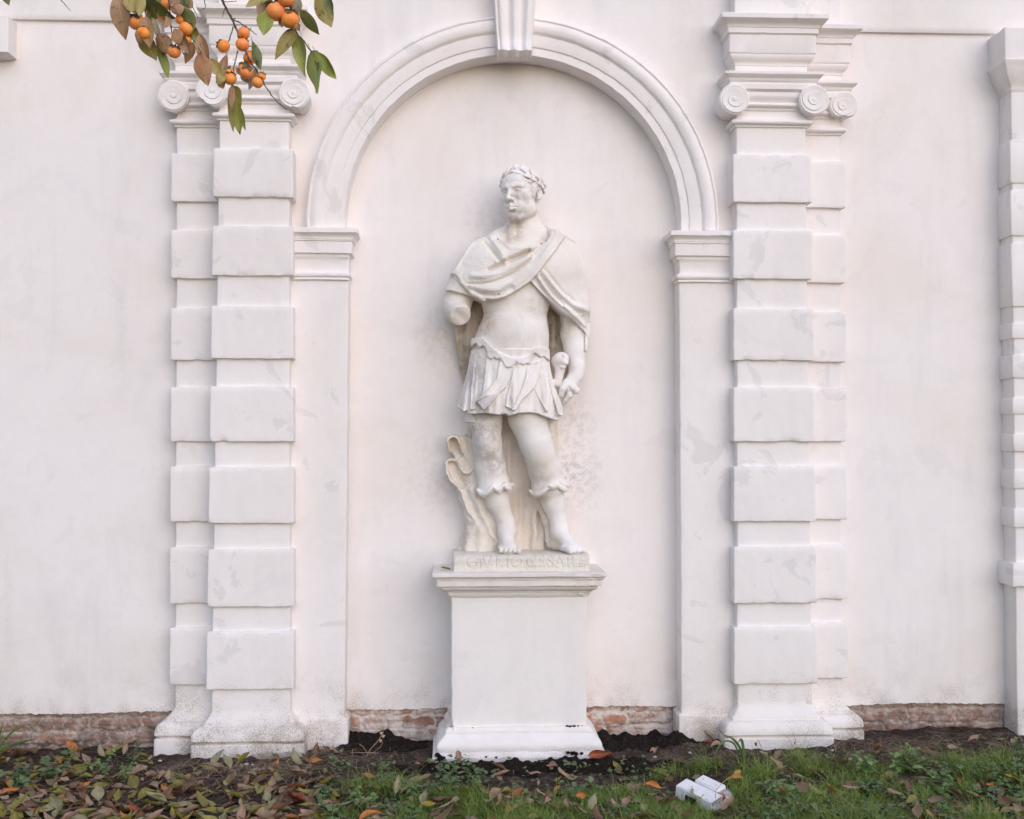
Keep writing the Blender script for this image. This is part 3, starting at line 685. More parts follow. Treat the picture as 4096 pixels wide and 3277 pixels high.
# hand at the sword: palm, thumb and four curled fingers
V1.rc(T3(2303, 1505, -.215), 27*K, T3(2277, 1548, -.235), 27*K, .015); V1.rc(T3(2287, 1520, -.22), 24*K, T3(2262, 1552, -.24), 18*K, .012)
fk = .004
V1.chain([(T3(2266, 1528, -.255), 14*K), (T3(2251, 1556, -.275), 13*K), (T3(2245, 1580, -.265), 11*K)], fk)            # index
V1.chain([(T3(2276, 1540, -.255), 12*K), (T3(2294, 1555, -.272), 12*K), (T3(2303, 1564, -.265), 11*K)], .005)         # thumb over the guard
V1.chain([(T3(2283, 1556, -.25), 13*K), (T3(2278, 1582, -.262), 12*K), (T3(2264, 1602, -.252), 11*K)], fk)
V1.chain([(T3(2275, 1566, -.235), 12*K), (T3(2268, 1592, -.245), 11*K), (T3(2258, 1612, -.235), 10*K)], fk)
V1.chain([(T3(2268, 1572, -.22), 11*K), (T3(2258, 1598, -.228), 10*K), (T3(2250, 1618, -.22), 9*K)], fk)
# head
HO = T3(2084, 778, -.200); psi, roll = R(33), R(4)
hf = np.array([-math.sin(psi), -math.cos(psi), 0]); hx = np.array([math.cos(psi), -math.sin(psi), 0]); hz = np.array([0, 0, 1.0])
hx, hz = hx*math.cos(roll)+hz*math.sin(roll), hz*math.cos(roll)-hx*math.sin(roll)
H3 = np.array([hx, hf, hz])
HS = .94
def hp(x, f, z): return HO+HS*(hx*x+hf*f+hz*z)
def hell(c, r, k=.01, kind='u', v=None): (v or V1).ell(hp(*c), HS*np.array(r), k, kind, H3)
def hrc(a, ra, b, rb, k=.006, kind='u', v=None): (v or V1).rc(hp(*a), HS*ra, hp(*b), HS*rb, k, kind)
def skull(v, e=0.0):
    v.ell(hp(0, -.02, .036), HS*np.array((.103+e, .122+e, .106+e)), .01, 'u', H3)
skull(V1)
hell((0, .035, -.035), (.079, .084, .118), .03); hell((0, .045, -.10), (.068, .062, .056), .03)
hell((0, .092, -.142), (.036, .028, .024), .020)
for s in (-1, 1):
    hell((s*.063, .006, -.090), (.024, .040, .036), .026); hrc((s*.066, -.002, -.104), .018, (s*.022, .078, -.147), .017, .020)   # jaw
    hell((s*.058, .080, -.036), (.026, .024, .024), .028)                  # cheekbone
    hell((s*.036, .094, -.088), (.024, .016, .03), .025)
hell((0, .082, .050), (.074, .040, .050), .03)                              # forehead
hrc((-.058, .098, .023), .013, (-.016, .121, .020), .014, .014); hrc((.058, .098, .023), .013, (.016, .121, .020), .014, .014)
for s in (-1, 1):                                                           # sockets, eyeballs, lids
    hell((s*.041, .130, -.003), (.028, .026, .019), .008, 's')
    hell((s*.041, .0945, -.006), (.020, .0175, .0145), .003)
    hrc((s*.022, .108, -.009), .0030, (s*.038, .1150, .0035), .0038, .003); hrc((s*.038, .1150, .0035), .0038, (s*.063, .099, -.007), .0032, .003)
    hrc((s*.023, .1035, -.011), .0022, (s*.042, .1075, -.0175), .0028, .004); hrc((s*.042, .1075, -.0175), .0028, (s*.062, .096, -.009), .0024, .004)
    hell((s*.041+.0-.004, .1115, -.005), (.0035, .003, .0035), .001, 's')
    hrc((s*.018, .112, -.026), .008, (s*.050, .104, -.040), .010, .016)
hrc((0, .119, .018), .0105, (0, .148, -.042), .0125, .012); hell((0, .146, -.049), (.0145, .0155, .0135), .010)
for s in (-1, 1):
    hell((s*.0165, .130, -.052), (.0115, .016, .011), .008)
    hell((s*.0085, .143, -.066), (.0062, .009, .0060), .004, 's')
    hrc((s*.021, .122, -.060), .005, (s*.038, .103, -.085), .006, .014)
    hrc((s*.0270, .1235, -.055), .003, (s*.036, .1155, -.076), .0022, .008, 's')   # nasolabial fold
hrc((-.004, .124, -.068), .005, (0, .126, -.080), .006, .008)
hell((0, .108, -.093), (.034, .022, .022), .014)
for s in (-1, 1):
    hrc((0, .1285, -.0865), .0072, (s*.030, .1115, -.0945), .0046, .004); hrc((0, .1270, -.1045), .0090, (s*.026, .1120, -.0995), .0052, .005)
    hrc((0, .1390, -.0955), .0032, (s*.034, .1165, -.0985), .0036, .003, 's')
hell((0, .118, -.121), (.022, .010, .007), .010, 's')
for s in (-1, 1):                                                           # ears
    hell((s*.108, -.018, -.012), (.013, .024, .036), .006); hell((s*.118, -.010, -.008), (.010, .012, .020), .006, 's')
    hell((s*.108, -.006, -.040), (.009, .010, .012), .005)
v, f = V1.mesh(); v = rough(v, .0010, 2)
sx = T3(2084, 2200, -.2)
statue = empty('statue', (sx[0], -.19, zt(2291)), label='weathered white stone statue of a laurel-wreathed man in cloak and kilt, right arm broken', cat='statue')
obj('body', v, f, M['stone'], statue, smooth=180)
figF = None
del V1
# ---- hair and wreath
V2 = Vol(np.arange(xh0-.01, xh1+.04, .0030), np.arange(-.38, -.03, .0034), np.arange(zt(880), zt(640), .0030))
def hairmass(x, y, z): return None
skull(V2, .006)
cutp = hp(0, .055, .02)
def face_cut(x, y, z):                                                      # clears the face
    f_ = (x-cutp[0])*hf[0]+(y-cutp[1])*hf[1]+(z-cutp[2])*hf[2]; h_ = (x-cutp[0])*hz[0]+(y-cutp[1])*hz[1]+(z-cutp[2])*hz[2]
    return -np.maximum(f_-.005-.35*np.maximum(h_-.06, 0)*3, 0)*1.0-np.where(f_ > .0, .0, -f_)*-1.0
c0 = HO
V2.op(lambda x, y, z: smax(-(((x-c0[0])*hf[0]+(y-c0[1])*hf[1]+(z-c0[2])*hf[2])-.030), ((x-c0[0])*hz[0]+(y-c0[1])*hz[1]+(z-c0[2])*hz[2])-.088, .02), HO-.2, HO+.2, .01, 's')
V2.op(lambda x, y, z: ((x-c0[0])*hz[0]+(y-c0[1])*hz[1]+(z-c0[2])*hz[2])+.055, HO-.25, HO+.25, .02, 's')
hr = np.random.default_rng(3)
for s in (-1, 1):                                                           # curls at the temples and behind the ears
    for i in range(70):
        q = hr.uniform(0, 1); a = hr.uniform(-.09, .062); z_ = hr.uniform(-.085, .085)
        if -.05 < a < .012 and z_ < .026: continue
        if a > .030 and z_ < .025: continue
        if a >= .012 and z_ < -.045: continue
        x_ = s*math.sqrt(max(.0005, 1-((a+.02)/.122)**2-((z_-.036)/.106)**2))*.106
        V2.ell(hp(x_, a, z_), hr.uniform(.006, .0105)*np.array([1, 1.2, 1]), .003)
    hrc((s*.097, .026, .008), .009, (s*.095, .024, -.030), .005, .010, v=V2)
for i in range(40):
    a = hr.uniform(0, 6.28); rr_ = hr.uniform(0, .085); V2.ell(hp(rr_*math.cos(a), -.02+rr_*math.sin(a)*1.1, .036+.108*math.sqrt(max(.02, 1-(rr_/.105)**2))), hr.uniform(.009, .015)*np.ones(3), .006)
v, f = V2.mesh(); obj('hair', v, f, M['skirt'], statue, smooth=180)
V2.F[:] = 1.0
def wleaf(p, q, L, wd, lift):
    """laurel leaf from p towards q over the skull, tip lifted off it"""
    n = np.array([p[0]/.103**2, (p[1]+.02)/.122**2, (p[2]-.036)/.106**2]); n /= np.linalg.norm(n)
    d = np.array(q)-np.array(p); d -= n*(d@n); d /= np.linalg.norm(d); d = d*math.cos(lift)+n*math.sin(lift); s_ = np.cross(n, d); s_ /= np.linalg.norm(s_); n = np.cross(d, s_)
    B = np.array([v_[0]*hx+v_[1]*hf+v_[2]*hz for v_ in (d, s_, n)]); c = hp(*p)+B[0]*L*.42+B[2]*.004
    def fn(x, y, z):                                                        # lens-shaped blade with a raised midrib
        X, Y, Z = [B[i][0]*(x-c[0])+B[i][1]*(y-c[1])+B[i][2]*(z-c[2]) for i in range(3)]
        u = np.clip(X/(L/2), -1, 1); wv = wd/2*np.maximum(1-u*u, 0)**.8*(1-.25*u)
        e = np.maximum(np.abs(Y)-wv, np.abs(X)-L/2); return np.maximum(e*.8, np.abs(Z+.12*np.abs(Y)+.010*u*u)-.0052+.10*np.abs(Y))
    V2.op(fn, c-L*.6, c+L*.6, .0015)
def onskull(a, z):                                                          # a: angle round the head, 0 = front
    k_ = math.sqrt(max(.02, 1-((z-.036)/.112)**2)); return (.109*k_*math.sin(a), -.02+.128*k_*math.cos(a), z)
for s in (-1, 1):
    for i, (aa, z0_) in enumerate(((20, .112), (38, .098), (56, .082), (74, .066), (93, .05), (112, .036), (132, .026))):
        A = R(aa); p_ = onskull(s*A, z0_)
        wleaf(p_, onskull(s*(A-.5), z0_+.058), .066, .029, .10+.10*(i % 2)); wleaf(onskull(s*(A+.10), z0_-.006), onskull(s*(A-.5), z0_-.012), .060, .026, .14)
        if i % 2 == 0: wleaf(onskull(s*(A+.05), z0_+.008), onskull(s*(A-.35), z0_+.022), .062, .028, .26)
    P_ = [onskull(s*R(a_), z_) for a_, z_ in ((6, .128), (24, .112), (42, .098), (60, .082), (80, .062), (100, .045), (142, .02))]
    V2.chain([(hp(*p_)+.0, .0075) for p_ in P_], .004)
v, f = V2.mesh(); obj('laurel_wreath', v, f, M['cloth'], statue, smooth=180); del V2

# ---- cloak: cloth laid over the figure
czs = axis(zt(1430), zt(890), (.0038, []))
V3 = Vol(axis(GXS[0], GXS[-1], (.0038, [])), axis(-.43, .012, (.0040, [])), czs)
VB = Vol(V3.xs, V3.ys, V3.zs)
figure(VB)
VB.chain(ARM_R[:4], .06); VB.chain([(T3(2225, 985, -.155), 66*K), (T3(2270, 1100, -.165), 66*K), (T3(2283, 1225, -.17), 60*K)], .05); VB.rc(T3(2185, 1090, -.21), 78*K, T3(2262, 1215, -.20), 62*K, .05); VB.chain([(T3(1950, 990, -.155), 50*K), (T3(1895, 1060, -.175), 54*K), (T3(1858, 1115, -.19), 52*K)], .04); VB.rc(T3(1870, 1130, -.22), 50*K, T3(1960, 1140, -.26), 60*K, .05); VB.rc(T3(1950, 1080, -.2), 70*K, T3(2210, 1070, -.2), 70*K, .06)
B = VB.F; XX2, ZZ2 = V3.xs[:, None].astype(float), V3.zs[None, :].astype(float)
def cloth(P, t, ysurf=-.28, edge=.008, sm=0, ymax=-.01, roll=None):
    D = poly2(XX2, ZZ2, T2(P, ysurf, sm)).astype(np.float32)
    if roll: t = t+roll[0]*np.exp(-(D/roll[1])**2)
    d = smax(B-t.astype(np.float32)[:, None, :], D[:, None, :], edge)
    d = np.maximum(d, V3.ys[None, :, None]-ymax)
    V3.F[...] = smin(V3.F, d, .004)
def fold(P, amp, wd, y=-.28, sm=5):
    d = line2(XX2, ZZ2, T2(P, y, sm)); return amp*np.exp(-(d/(.82*wd))**2)
# right-hand fall over the arm (lower layer first)
tB = .012+fold([(2150, 1075), (2215, 1150), (2285, 1215), (2350, 1240)], .016, .020)+fold([(2140, 1100), (2200, 1185), (2270, 1240), (2345, 1300)], .020, .016) \
     + fold([(2175, 1085), (2240, 1160), (2300, 1210)], -.014, .010)+fold([(2155, 1112), (2195, 1160), (2250, 1222)], -.012, .009)+fold([(2300, 1000), (2330, 1100), (2345, 1220)], .006, .03)
PB = [(2150, 1085), (2215, 990), (2255, 930), (2310, 960), (2345, 1060), (2356, 1180), (2368, 1244), (2372, 1300), (2366, 1352), (2340, 1318), (2292, 1277), (2243, 1244), (2201, 1208), (2163, 1177), (2118, 1130)]
cloth(PB, tB, roll=(.010, .010), edge=.006)
cloth([(2344, 1235), (2372, 1240), (2370, 1300), (2366, 1352), (2352, 1405), (2343, 1400), (2348, 1330), (2338, 1300)], tB*0+.016, ymax=-.0)
# main swathe across the chest
tA = .030+fold([(1965, 950), (1985, 990), (2008, 1030), (2020, 1060)], .016, .017)+fold([(1940, 975), (1965, 1010), (1990, 1050)], -.012, .012) \
     + fold([(2112, 1012), (2075, 1032), (2035, 1050), (1990, 1072), (1955, 1088)], -.034, .0115)+fold([(2128, 1002), (2080, 1010), (2030, 1030), (1985, 1055)], .012, .016) \
     + fold([(2115, 1036), (2070, 1062), (2010, 1096), (1950, 1112), (1890, 1112)], .016, .018)+fold([(2117, 1030), (2105, 1058), (2060, 1095), (2010, 1122), (1950, 1141), (1872, 1141)], -.016, .0065) \
     + fold([(2105, 1085), (2050, 1130), (1990, 1165), (1930, 1165), (1880, 1150)], .012, .020)+fold([(2225, 935), (2190, 1000), (2150, 1060), (2105, 1110), (2060, 1150)], .016, .024) \
     + fold([(2195, 940), (2160, 985), (2128, 1020)], -.010, .010)
PA = [(1990, 922), (1970, 940), (1925, 951), (1893, 962), (1862, 1000), (1840, 1040), (1818, 1080), (1802, 1096), (1790, 1130), (1783, 1160), (1850, 1176), (1890, 1187), (1922, 1198), (1968, 1206), (2013, 1198), (2069, 1168), (2121, 1131), (2163, 1083), (2222, 1003), (2262, 945), (2235, 915), (2205, 915), (2196, 945), (2178, 975), (2140, 988), (2090, 998), (2040, 996), (2018, 975), (2000, 950)]
cloth(PA, tA, roll=(.012, .012), edge=.012)
# turned-back flap over the stump
flap = [(1800, 1098), (1822, 1100), (1850, 1135), (1885, 1170), (1925, 1199), (1890, 1190), (1850, 1178), (1786, 1160), (1770, 1120)]
d = poly2(XX2, ZZ2, T2(flap, -.30)).astype(np.float32)
V3.F[...] = -smin(-V3.F, smax(d[:, None, :], (.022-(B-.02))[...]*0+(.012-B), .006), .006)      # hollow under the hem
V3.chain([(T3(1812, 1098, -.275), 5*K), (T3(1850, 1134, -.315), 6*K), (T3(1890, 1174, -.33), 7*K), (T3(1935, 1199, -.335), 8*K)], .012)
V3.rc(T3(1966, 948, -.20), 14*K, T3(2024, 905, -.09), 9*K, .025); V3.rc(T3(2205, 930, -.20), 15*K, T3(2172, 888, -.085), 8*K, .025)
v, f = V3.mesh(); v = rough(v, .0018, 3); obj('cloak', v, f, M['cloth'], statue, smooth=180); del V3, VB

# ---- kilt: tunic, hanging strips and scalloped belt over a flared cone
kzs = axis(zt(1725), zt(1330), (.0036, []))
V4 = Vol(axis(Xu(1800, -.2), Xu(2290, -.2), (.0036, [])), axis(-.46, .012, (.0038, [])), kzs)
CONE = [(zt(1335), 2045, 148, .143), (zt(1370), 2043, 155, .148), (zt(1440), 2042, 163, .152), (zt(1520), 2040, 180, .165), (zt(1600), 2040, 205, .182), (zt(1690), 2042, 222, .190)]
VB = Vol(V4.xs, V4.ys, V4.zs); VB.loft([(z, Xu(c, cy, 1500), a*K, cy, b) for z, c, a, b in CONE], .02)
VB.ell(T3(2066, 1335, -.245), (118*K, .105, 108*K), .05)
B = VB.F; XX2, ZZ2 = V4.xs[:, None].astype(float), V4.zs[None, :].astype(float); V3 = V4
def pl(n_, ph, amp): 
    a = np.interp(ZZ2, [zt(1690), zt(1430)], [1, .15]); return amp*np.sin((XX2-Xu(2042, -.2))*n_+ph)*a
tun = [(1884, 1395), (1880, 1560), (1869, 1655), (1900, 1656), (1940, 1652), (1996, 1661), (2020, 1655), (2035, 1664), (2072, 1654), (2115, 1651), (2152, 1657), (2187, 1670), (2240, 1684), (2243, 1600), (2210, 1500), (2200, 1395), (2100, 1395), (2000, 1395)]
cloth(tun, .004+pl(48, 0, .006)+pl(150, 1, .0035), y_ if False else -.33, edge=.004)
cloth([(1842, 1640), (1888, 1640), (1900, 1702), (1862, 1696), (1843, 1672)], -.03+0*XX2+0*ZZ2, -.2, edge=.005); cloth([(2185, 1640), (2248, 1640), (2246, 1706), (2187, 1704)], -.045+0*XX2+0*ZZ2, -.15, edge=.005)
STR = [([(1890, 1400), (1850, 1500), (1829, 1565), (1826, 1622), (1838, 1632), (1853, 1646), (1873, 1640), (1884, 1530), (1905, 1420)], .010, 60, .3),
       ([(2185, 1440), (2206, 1470), (2224, 1545), (2257, 1630), (2254, 1664), (2236, 1660), (2210, 1575)], .012, 50, 1),
       ([(1903, 1395), (1946, 1425), (1941, 1490), (1926, 1590), (1905, 1636), (1879, 1641), (1886, 1540)], .016, 70, 2.2),
       ([(1946, 1420), (2001, 1440), (2000, 1500), (1968, 1560), (1932, 1592), (1926, 1585), (1940, 1500)], .024, 55, 4),
       ([(2165, 1435), (2185, 1440), (2204, 1560), (2192, 1646), (2184, 1650), (2134, 1553), (2150, 1490)], .020, 60, .6),
       ([(2057, 1465), (2112, 1465), (2102, 1530), (2058, 1640), (2019, 1628), (2034, 1555)], .028, 60, 1.4),
       ([(2110, 1460), (2166, 1440), (2161, 1500), (2136, 1553), (2085, 1602), (2058, 1642), (2044, 1642), (2076, 1580), (2100, 1520)], .034, 45, 3),
       ([(1999, 1440), (2056, 1462), (2046, 1505), (2022, 1550), (1995, 1576), (1966, 1576), (1935, 1590), (1904, 1606), (1950, 1560), (1985, 1515)], .038, 40, 1.5)]
for P, tt, n_, ph in STR:
    P = np.array(P, float); cxm = P[:, 0].mean()
    bl = np.interp(ZZ2, [zt(1660), zt(1420)], [1.0, .25])
    ctr = np.interp(ZZ2, [zt(P[:, 1].max()), zt(P[:, 1].min())], [Xu(P[P[:, 1].argmax(), 0], -.33), Xu(P[P[:, 1].argmin(), 0], -.33)])
    cloth([tuple(q) for q in P], tt*bl+.013*np.cos((XX2-ctr)*n_*.9)*bl+.0045*np.cos((XX2-ctr)*n_*2.9+ph)*bl-.007, -.335, edge=.003, roll=(.006, .006))
cloth([(1904, 1606), (1950, 1578), (1995, 1577), (1935, 1640)], .026+fold([(1935, 1640), (1990, 1580)], .012, .01, -.34), -.34, edge=.003)      # turned-up end
belt = [(1884, 1349), (1930, 1345), (1944, 1358), (1960, 1380), (1985, 1402), (2012, 1420), (2040, 1430), (2069, 1433), (2100, 1429), (2122, 1420), (2138, 1398), (2150, 1389), (2165, 1388), (2205, 1394),
        (2203, 1440), (2190, 1432), (2178, 1424), (2165, 1428), (2152, 1420), (2140, 1412), (2132, 1418), (2128, 1446), (2118, 1458), (2108, 1454), (2094, 1460), (2080, 1455), (2066, 1462), (2056, 1458), (2046, 1468), (2030, 1470), (2016, 1462), (2010, 1446), (2000, 1446), (1994, 1436), (1984, 1438), (1976, 1430), (1966, 1436), (1955, 1434), (1947, 1422), (1948, 1408), (1940, 1386), (1930, 1380), (1922, 1388), (1912, 1384), (1905, 1370), (1884, 1380)]
cloth(belt, .018+0*XX2+0*ZZ2, -.345, edge=.007, roll=(.001, .006))
for (u, v_) in ((2072, 1446), (2004, 1430)): V4.ell(T3(u, v_, -.372), (6*K, .008, 9*K), .004)
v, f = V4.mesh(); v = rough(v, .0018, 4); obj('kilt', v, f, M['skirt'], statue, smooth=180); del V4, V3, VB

# ---- sword hilt with a bird's head
V5 = Vol(axis(Xu(2185, -.25), Xu(2330, -.25), (.0034, [])), axis(-.36, -.10, (.0036, [])), axis(zt(1640), zt(1395), (.0032, [])))
V5.chain([(T3(2232, 1528, -.225), 17*K), (T3(2240, 1480, -.23), 18*K), (T3(2230, 1445, -.225), 25*K)], .012)
V5.ell(T3(2245, 1437, -.24), (32*K, .036, 29*K), .012); V5.ell(T3(2261, 1452, -.262), (14*K, .02, 12*K), .006); V5.ell(T3(2252, 1468, -.258), (13*K, .016, 9*K), .004)
V5.rc(T3(2240, 1455, -.285), 2.5*K, T3(2272, 1460, -.285), 2.5*K, .004, 's'); V5.ell(T3(2254, 1422, -.272), (7*K, .008, 7*K), .003)
V5.rc(T3(2206, 1528, -.225), 13*K, T3(2262, 1548, -.235), 12*K, .008); V5.rc(T3(2258, 1550, -.25), 12*K, T3(2304, 1562, -.262), 16*K, .008)
V5.rc(T3(2228, 1540, -.20), 17*K, T3(2225, 1620, -.16), 14*K, .008)
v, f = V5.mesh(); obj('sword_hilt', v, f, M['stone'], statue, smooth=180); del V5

# ---- backing: cloak behind the body, drapery behind the legs and its curled ends
V6 = Vol(axis(Xu(1770, -.1), Xu(2290, -.1), (.0042, [])), axis(-.26, .012, (.0042, [])), axis(zt(1560), zt(1170), (.0045, [])))
X2, Z2 = V6.xs[:, None].astype(float), V6.zs[None, :].astype(float)
def backing(V_, P, y, wave, seed, edge=.012):
    D = poly2(X2, Z2, T2(P, -.06, 4)).astype(np.float32)
    d = line2(X2, Z2, T2([(P[0][0], P[0][1]), (P[1][0], P[1][1])], -.06))
    s_ = y+wave*np.sin((X2+.10*Z2)*55+seed)+wave*.5*np.sin((X2-.06*Z2)*120+seed)
    V_.F[...] = smin(V_.F, smax(D[:, None, :], (s_.astype(np.float32)[:, None, :]-V_.ys[None, :, None]), edge), .006)
for P_, sd_ in (([(1800, 1180), (1812, 1290), (1828, 1400), (1838, 1470), (1858, 1530), (1900, 1550), (1990, 1500), (1990, 1180)], 1), ([(2180, 1180), (2270, 1240), (2275, 1400), (2262, 1530), (2180, 1540)], 2)):
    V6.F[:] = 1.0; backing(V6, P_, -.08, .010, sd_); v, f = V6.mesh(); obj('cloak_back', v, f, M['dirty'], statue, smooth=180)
del V6
V7 = Vol(axis(Xu(1770, -.1), Xu(2270, -.1), (.0042, [])), axis(-.30, .012, (.0042, [])), axis(zt(2222), zt(1640), (.0045, [])))
X2, Z2 = V7.xs[:, None].astype(float), V7.zs[None, :].astype(float)
backing(V7, [(1880, 1650), (1862, 1760), (1880, 1880), (1850, 1935), (1843, 1971), (1852, 2010), (1868, 2045), (1862, 2110), (1848, 2180), (1842, 2215), (2100, 2222), (2210, 2200), (2212, 2050), (2228, 1900), (2233, 1780), (2228, 1650)], -.085, .011, .5)
V7.loft([(zt(2222), Xu(1930, -.1), 92*K, -.06, .13), (zt(2150), Xu(1925, -.1), 72*K, -.06, .12), (zt(2050), Xu(1922, -.1), 58*K, -.06, .11), (zt(1960), Xu(1905, -.1), 62*K, -.06, .105), (zt(1880), Xu(1905, -.1), 62*K, -.06, .10), (zt(1760), Xu(1915, -.1), 55*K, -.06, .09)], .03)
V7.chain([(T3(1850, 1990, -.10), 14*K), (T3(1880, 2060, -.135), 14*K), (T3(1930, 2120, -.155), 14*K), (T3(1990, 2165, -.155), 14*K)], .035)
V7.chain([(T3(1902, 1890, -.13), 10*K), (T3(1888, 2000, -.14), 11*K), (T3(1878, 2060, -.13), 10*K)], .03); V7.chain([(T3(1885, 2090, -.13), 10*K), (T3(1872, 2200, -.16), 14*K)], .03); V7.chain([(T3(1925, 2130, -.155), 8*K), (T3(1928, 2210, -.175), 10*K)], .025)
V7.chain([(T3(2150, 2000, -.1), 16*K), (T3(2190, 2080, -.12), 16*K), (T3(2200, 2180, -.12), 14*K)], .03)
curl = smoothpath([T2([q], -.15)[0] for q in ((1800, 1805), (1791, 1775), (1795, 1752), (1810, 1744), (1829, 1750), (1840, 1778), (1856, 1815), (1876, 1846), (1889, 1872), (1878, 1890), (1856, 1888), (1838, 1868), (1826, 1848), (1808, 1840), (1790, 1843), (1785, 1858), (1791, 1890), (1806, 1925), (1832, 1950), (1846, 1975))], 4)
D = (line2(X2, Z2, curl)-5*K).astype(np.float32)
yf_ = -.165+.02*np.sin(Z2*30)+0*X2
V7.F[...] = smin(V7.F, smax(D[:, None, :], np.maximum(yf_.astype(np.float32)[:, None, :]-V7.ys[None, :, None], V7.ys[None, :, None]-.0), .005), .008)
D = poly2(X2, Z2, T2([(1800, 1750), (1835, 1752), (1860, 1815), (1890, 1870), (1895, 1960), (1850, 1970), (1795, 1900), (1788, 1850), (1830, 1845), (1797, 1800)], -.1)).astype(np.float32)
V7.F[...] = smin(V7.F, smax(D[:, None, :], -.112-V7.ys[None, :, None], .01), .012)
for P_, y_ in (([(1829, 1748), (1860, 1742), (1900, 1760), (1905, 1880), (1889, 1874), (1858, 1818)], -.135), ([(1856, 1890), (1889, 1874), (1852, 1826), (1828, 1848), (1838, 1868)], -.15), ([(1806, 1925), (1832, 1950), (1846, 1975), (1900, 1975), (1900, 1890), (1845, 1885)], -.125), ([(1838, 1960), (1900, 1940), (1960, 1880), (2000, 2000), (2005, 2165), (1985, 2163), (1940, 2128), (1898, 2082), (1864, 2040)], -.178)):
    D = poly2(X2, Z2, T2(P_, -.13)).astype(np.float32); V7.F[...] = smin(V7.F, smax(D[:, None, :], (y_+.012*np.sin(X2*90+Z2*40)).astype(np.float32)[:, None, :]-V7.ys[None, :, None], .016), .014)
v, f = V7.mesh(); v = rough(v, .0040, 5); obj('drapery', v, f, M['drape'], statue, smooth=180); del V7

# ---- plinth with the cut inscription
PF = -.365
pz0, pz1 = Zv(2291, PF, 2080), Zv(2223, PF, 2080)
xp0, xp1 = Xu(1814, PF, 2250), Xu(2358, PF, 2250)
def strokes(ch):
    A = lambda cx, cy_, r, a0, a1, e=1.0: [[(cx+r*e*math.cos(R(a)), cy_+r*math.sin(R(a))) for a in np.linspace(a0, a1, 18)]]
    S = {'I': ([[(.15, 0), (.15, 1)], [(.05, 0), (.25, 0)], [(.05, 1), (.25, 1)]], .3), 'V': ([[(0, 1), (.4, 0), (.75, 1)], [(-.08, 1), (.1, 1)], [(.66, 1), (.84, 1)]], .8),
         'L': ([[(.12, 1), (.12, 0), (.58, 0), (.6, .14)], [(.02, 1), (.24, 1)]], .65), 'O': (A(.48, .5, .5, 0, 360, .92), .98), 'C': (A(.48, .5, .5, 48, 312, .92)+[[(.8, .98), (.79, .78)]], .86),
         'G': (A(.48, .5, .5, 50, 320, .92)+[[(.86, .16), (.86, .42)], [(.72, .42), (.94, .42)]], .96), 'E': ([[(.12, 0), (.12, 1)], [(.02, 1), (.55, 1), (.56, .86)], [(.12, .52), (.45, .52)], [(.02, 0), (.58, 0), (.6, .15)]], .68),
         'S': ([[(.5, .84), (.4, .97), (.25, 1), (.1, .92), (.06, .76), (.14, .6), (.4, .44), (.5, .28), (.46, .1), (.3, 0), (.14, .03), (.05, .18)]], .58),
         'A': ([[(0, 0), (.4, 1), (.8, 0)], [(.14, .36), (.66, .36)], [(-.08, 0), (.12, 0)], [(.68, 0), (.9, 0)]], .84), 'R': ([[(.12, 0), (.12, 1), (.36, 1), (.54, .9), (.56, .74), (.5, .58), (.34, .5), (.12, .5)], [(.36, .5), (.7, 0)], [(.02, 0), (.22, 0)]], .7)}
    return S[ch]
lh = px(44, PF); zl0 = Zv(2150+348*.3479, PF, 2080)
marks = [('G', 1700+472*.3479), ('I', 1700+608*.3479), ('V', 1700+650*.3479), ('L', 1700+800*.3479), ('I', 1700+915*.3479), ('O', 1700+978*.3479), ('C', 1700+1160*.3479), ('E', 1700+1290*.3479), ('S', 1700+1395*.3479), ('A', 1700+1485*.3479), ('R', 1700+1620*.3479), ('E', 1700+1755*.3479)]
nx_, nz_ = 400, 62
gx = np.linspace(xp0, xp1, nx_); gz = np.linspace(pz0+.001, pz1-.006, nz_); GX, GZ = np.meshgrid(gx, gz, indexing='ij')
D = np.full(GX.shape, 9.0)
for ch, u in marks:
    x0_ = Xu(u, PF, 2250)
    for st in strokes(ch)[0]:
        D = np.minimum(D, line2(GX, GZ, [(x0_+a*lh*1.02, zl0+b_*lh) for a, b_ in st]))
P3 = np.stack([GX, GX*0, GZ], -1)
er = .5+.45*np.clip(wob(P3, 16, 2)+.3, 0, 1)
Y = PF+.0070*np.exp(-(D/.0040)**2)*er+.0018*wob(P3, 30, 1)+.0010*wob(P3, 110, 3)
Y += .006*np.clip((.012-(pz1-.006-GZ))/.012, 0, 1)**2+.006*np.clip((.008-np.minimum(GX-xp0, xp1-GX))/.008, 0, 1)**2
V = np.stack([GX, Y, GZ], -1).reshape(-1, 3)
f = [(i*nz_+j, (i+1)*nz_+j, (i+1)*nz_+j+1, i*nz_+j+1) for i in range(nx_-1) for j in range(nz_-1)]
nb = len(V); zt2 = Zv(2193, 0, 2080)
ex = []; f2 = []
for i in range(nx_): x_, y_, z_ = V[i*nz_+nz_-1]; ex += [(x_, y_+.008, pz1), (x_, -.2, pz1+.004+.003*wob([[x_, 0, 0]], 20)[0]), (x_, .012, pz1+.002)]
for i in range(nx_-1):
    a = i*nz_+nz_-1; b_ = (i+1)*nz_+nz_-1; c_ = nb+3*i; d_ = nb+3*i+3
    f2 += [(a, b_, d_, c_), (c_, d_, d_+1, c_+1), (c_+1, d_+1, d_+2, c_+2)]
V = np.vstack([V, ex]); nb2 = len(V); sd_ = []
for j in range(nz_): sd_ += [(xp0+.003, .012, gz[j])]
for j in range(nz_): sd_ += [(xp1-.003, .012, gz[j])]
V = np.vstack([V, sd_])
for j in range(nz_-1):
    f2 += [(j, j+1, nb2+j+1, nb2+j), ((nx_-1)*nz_+j+1, (nx_-1)*nz_+j, nb2+nz_+j, nb2+nz_+j+1)]
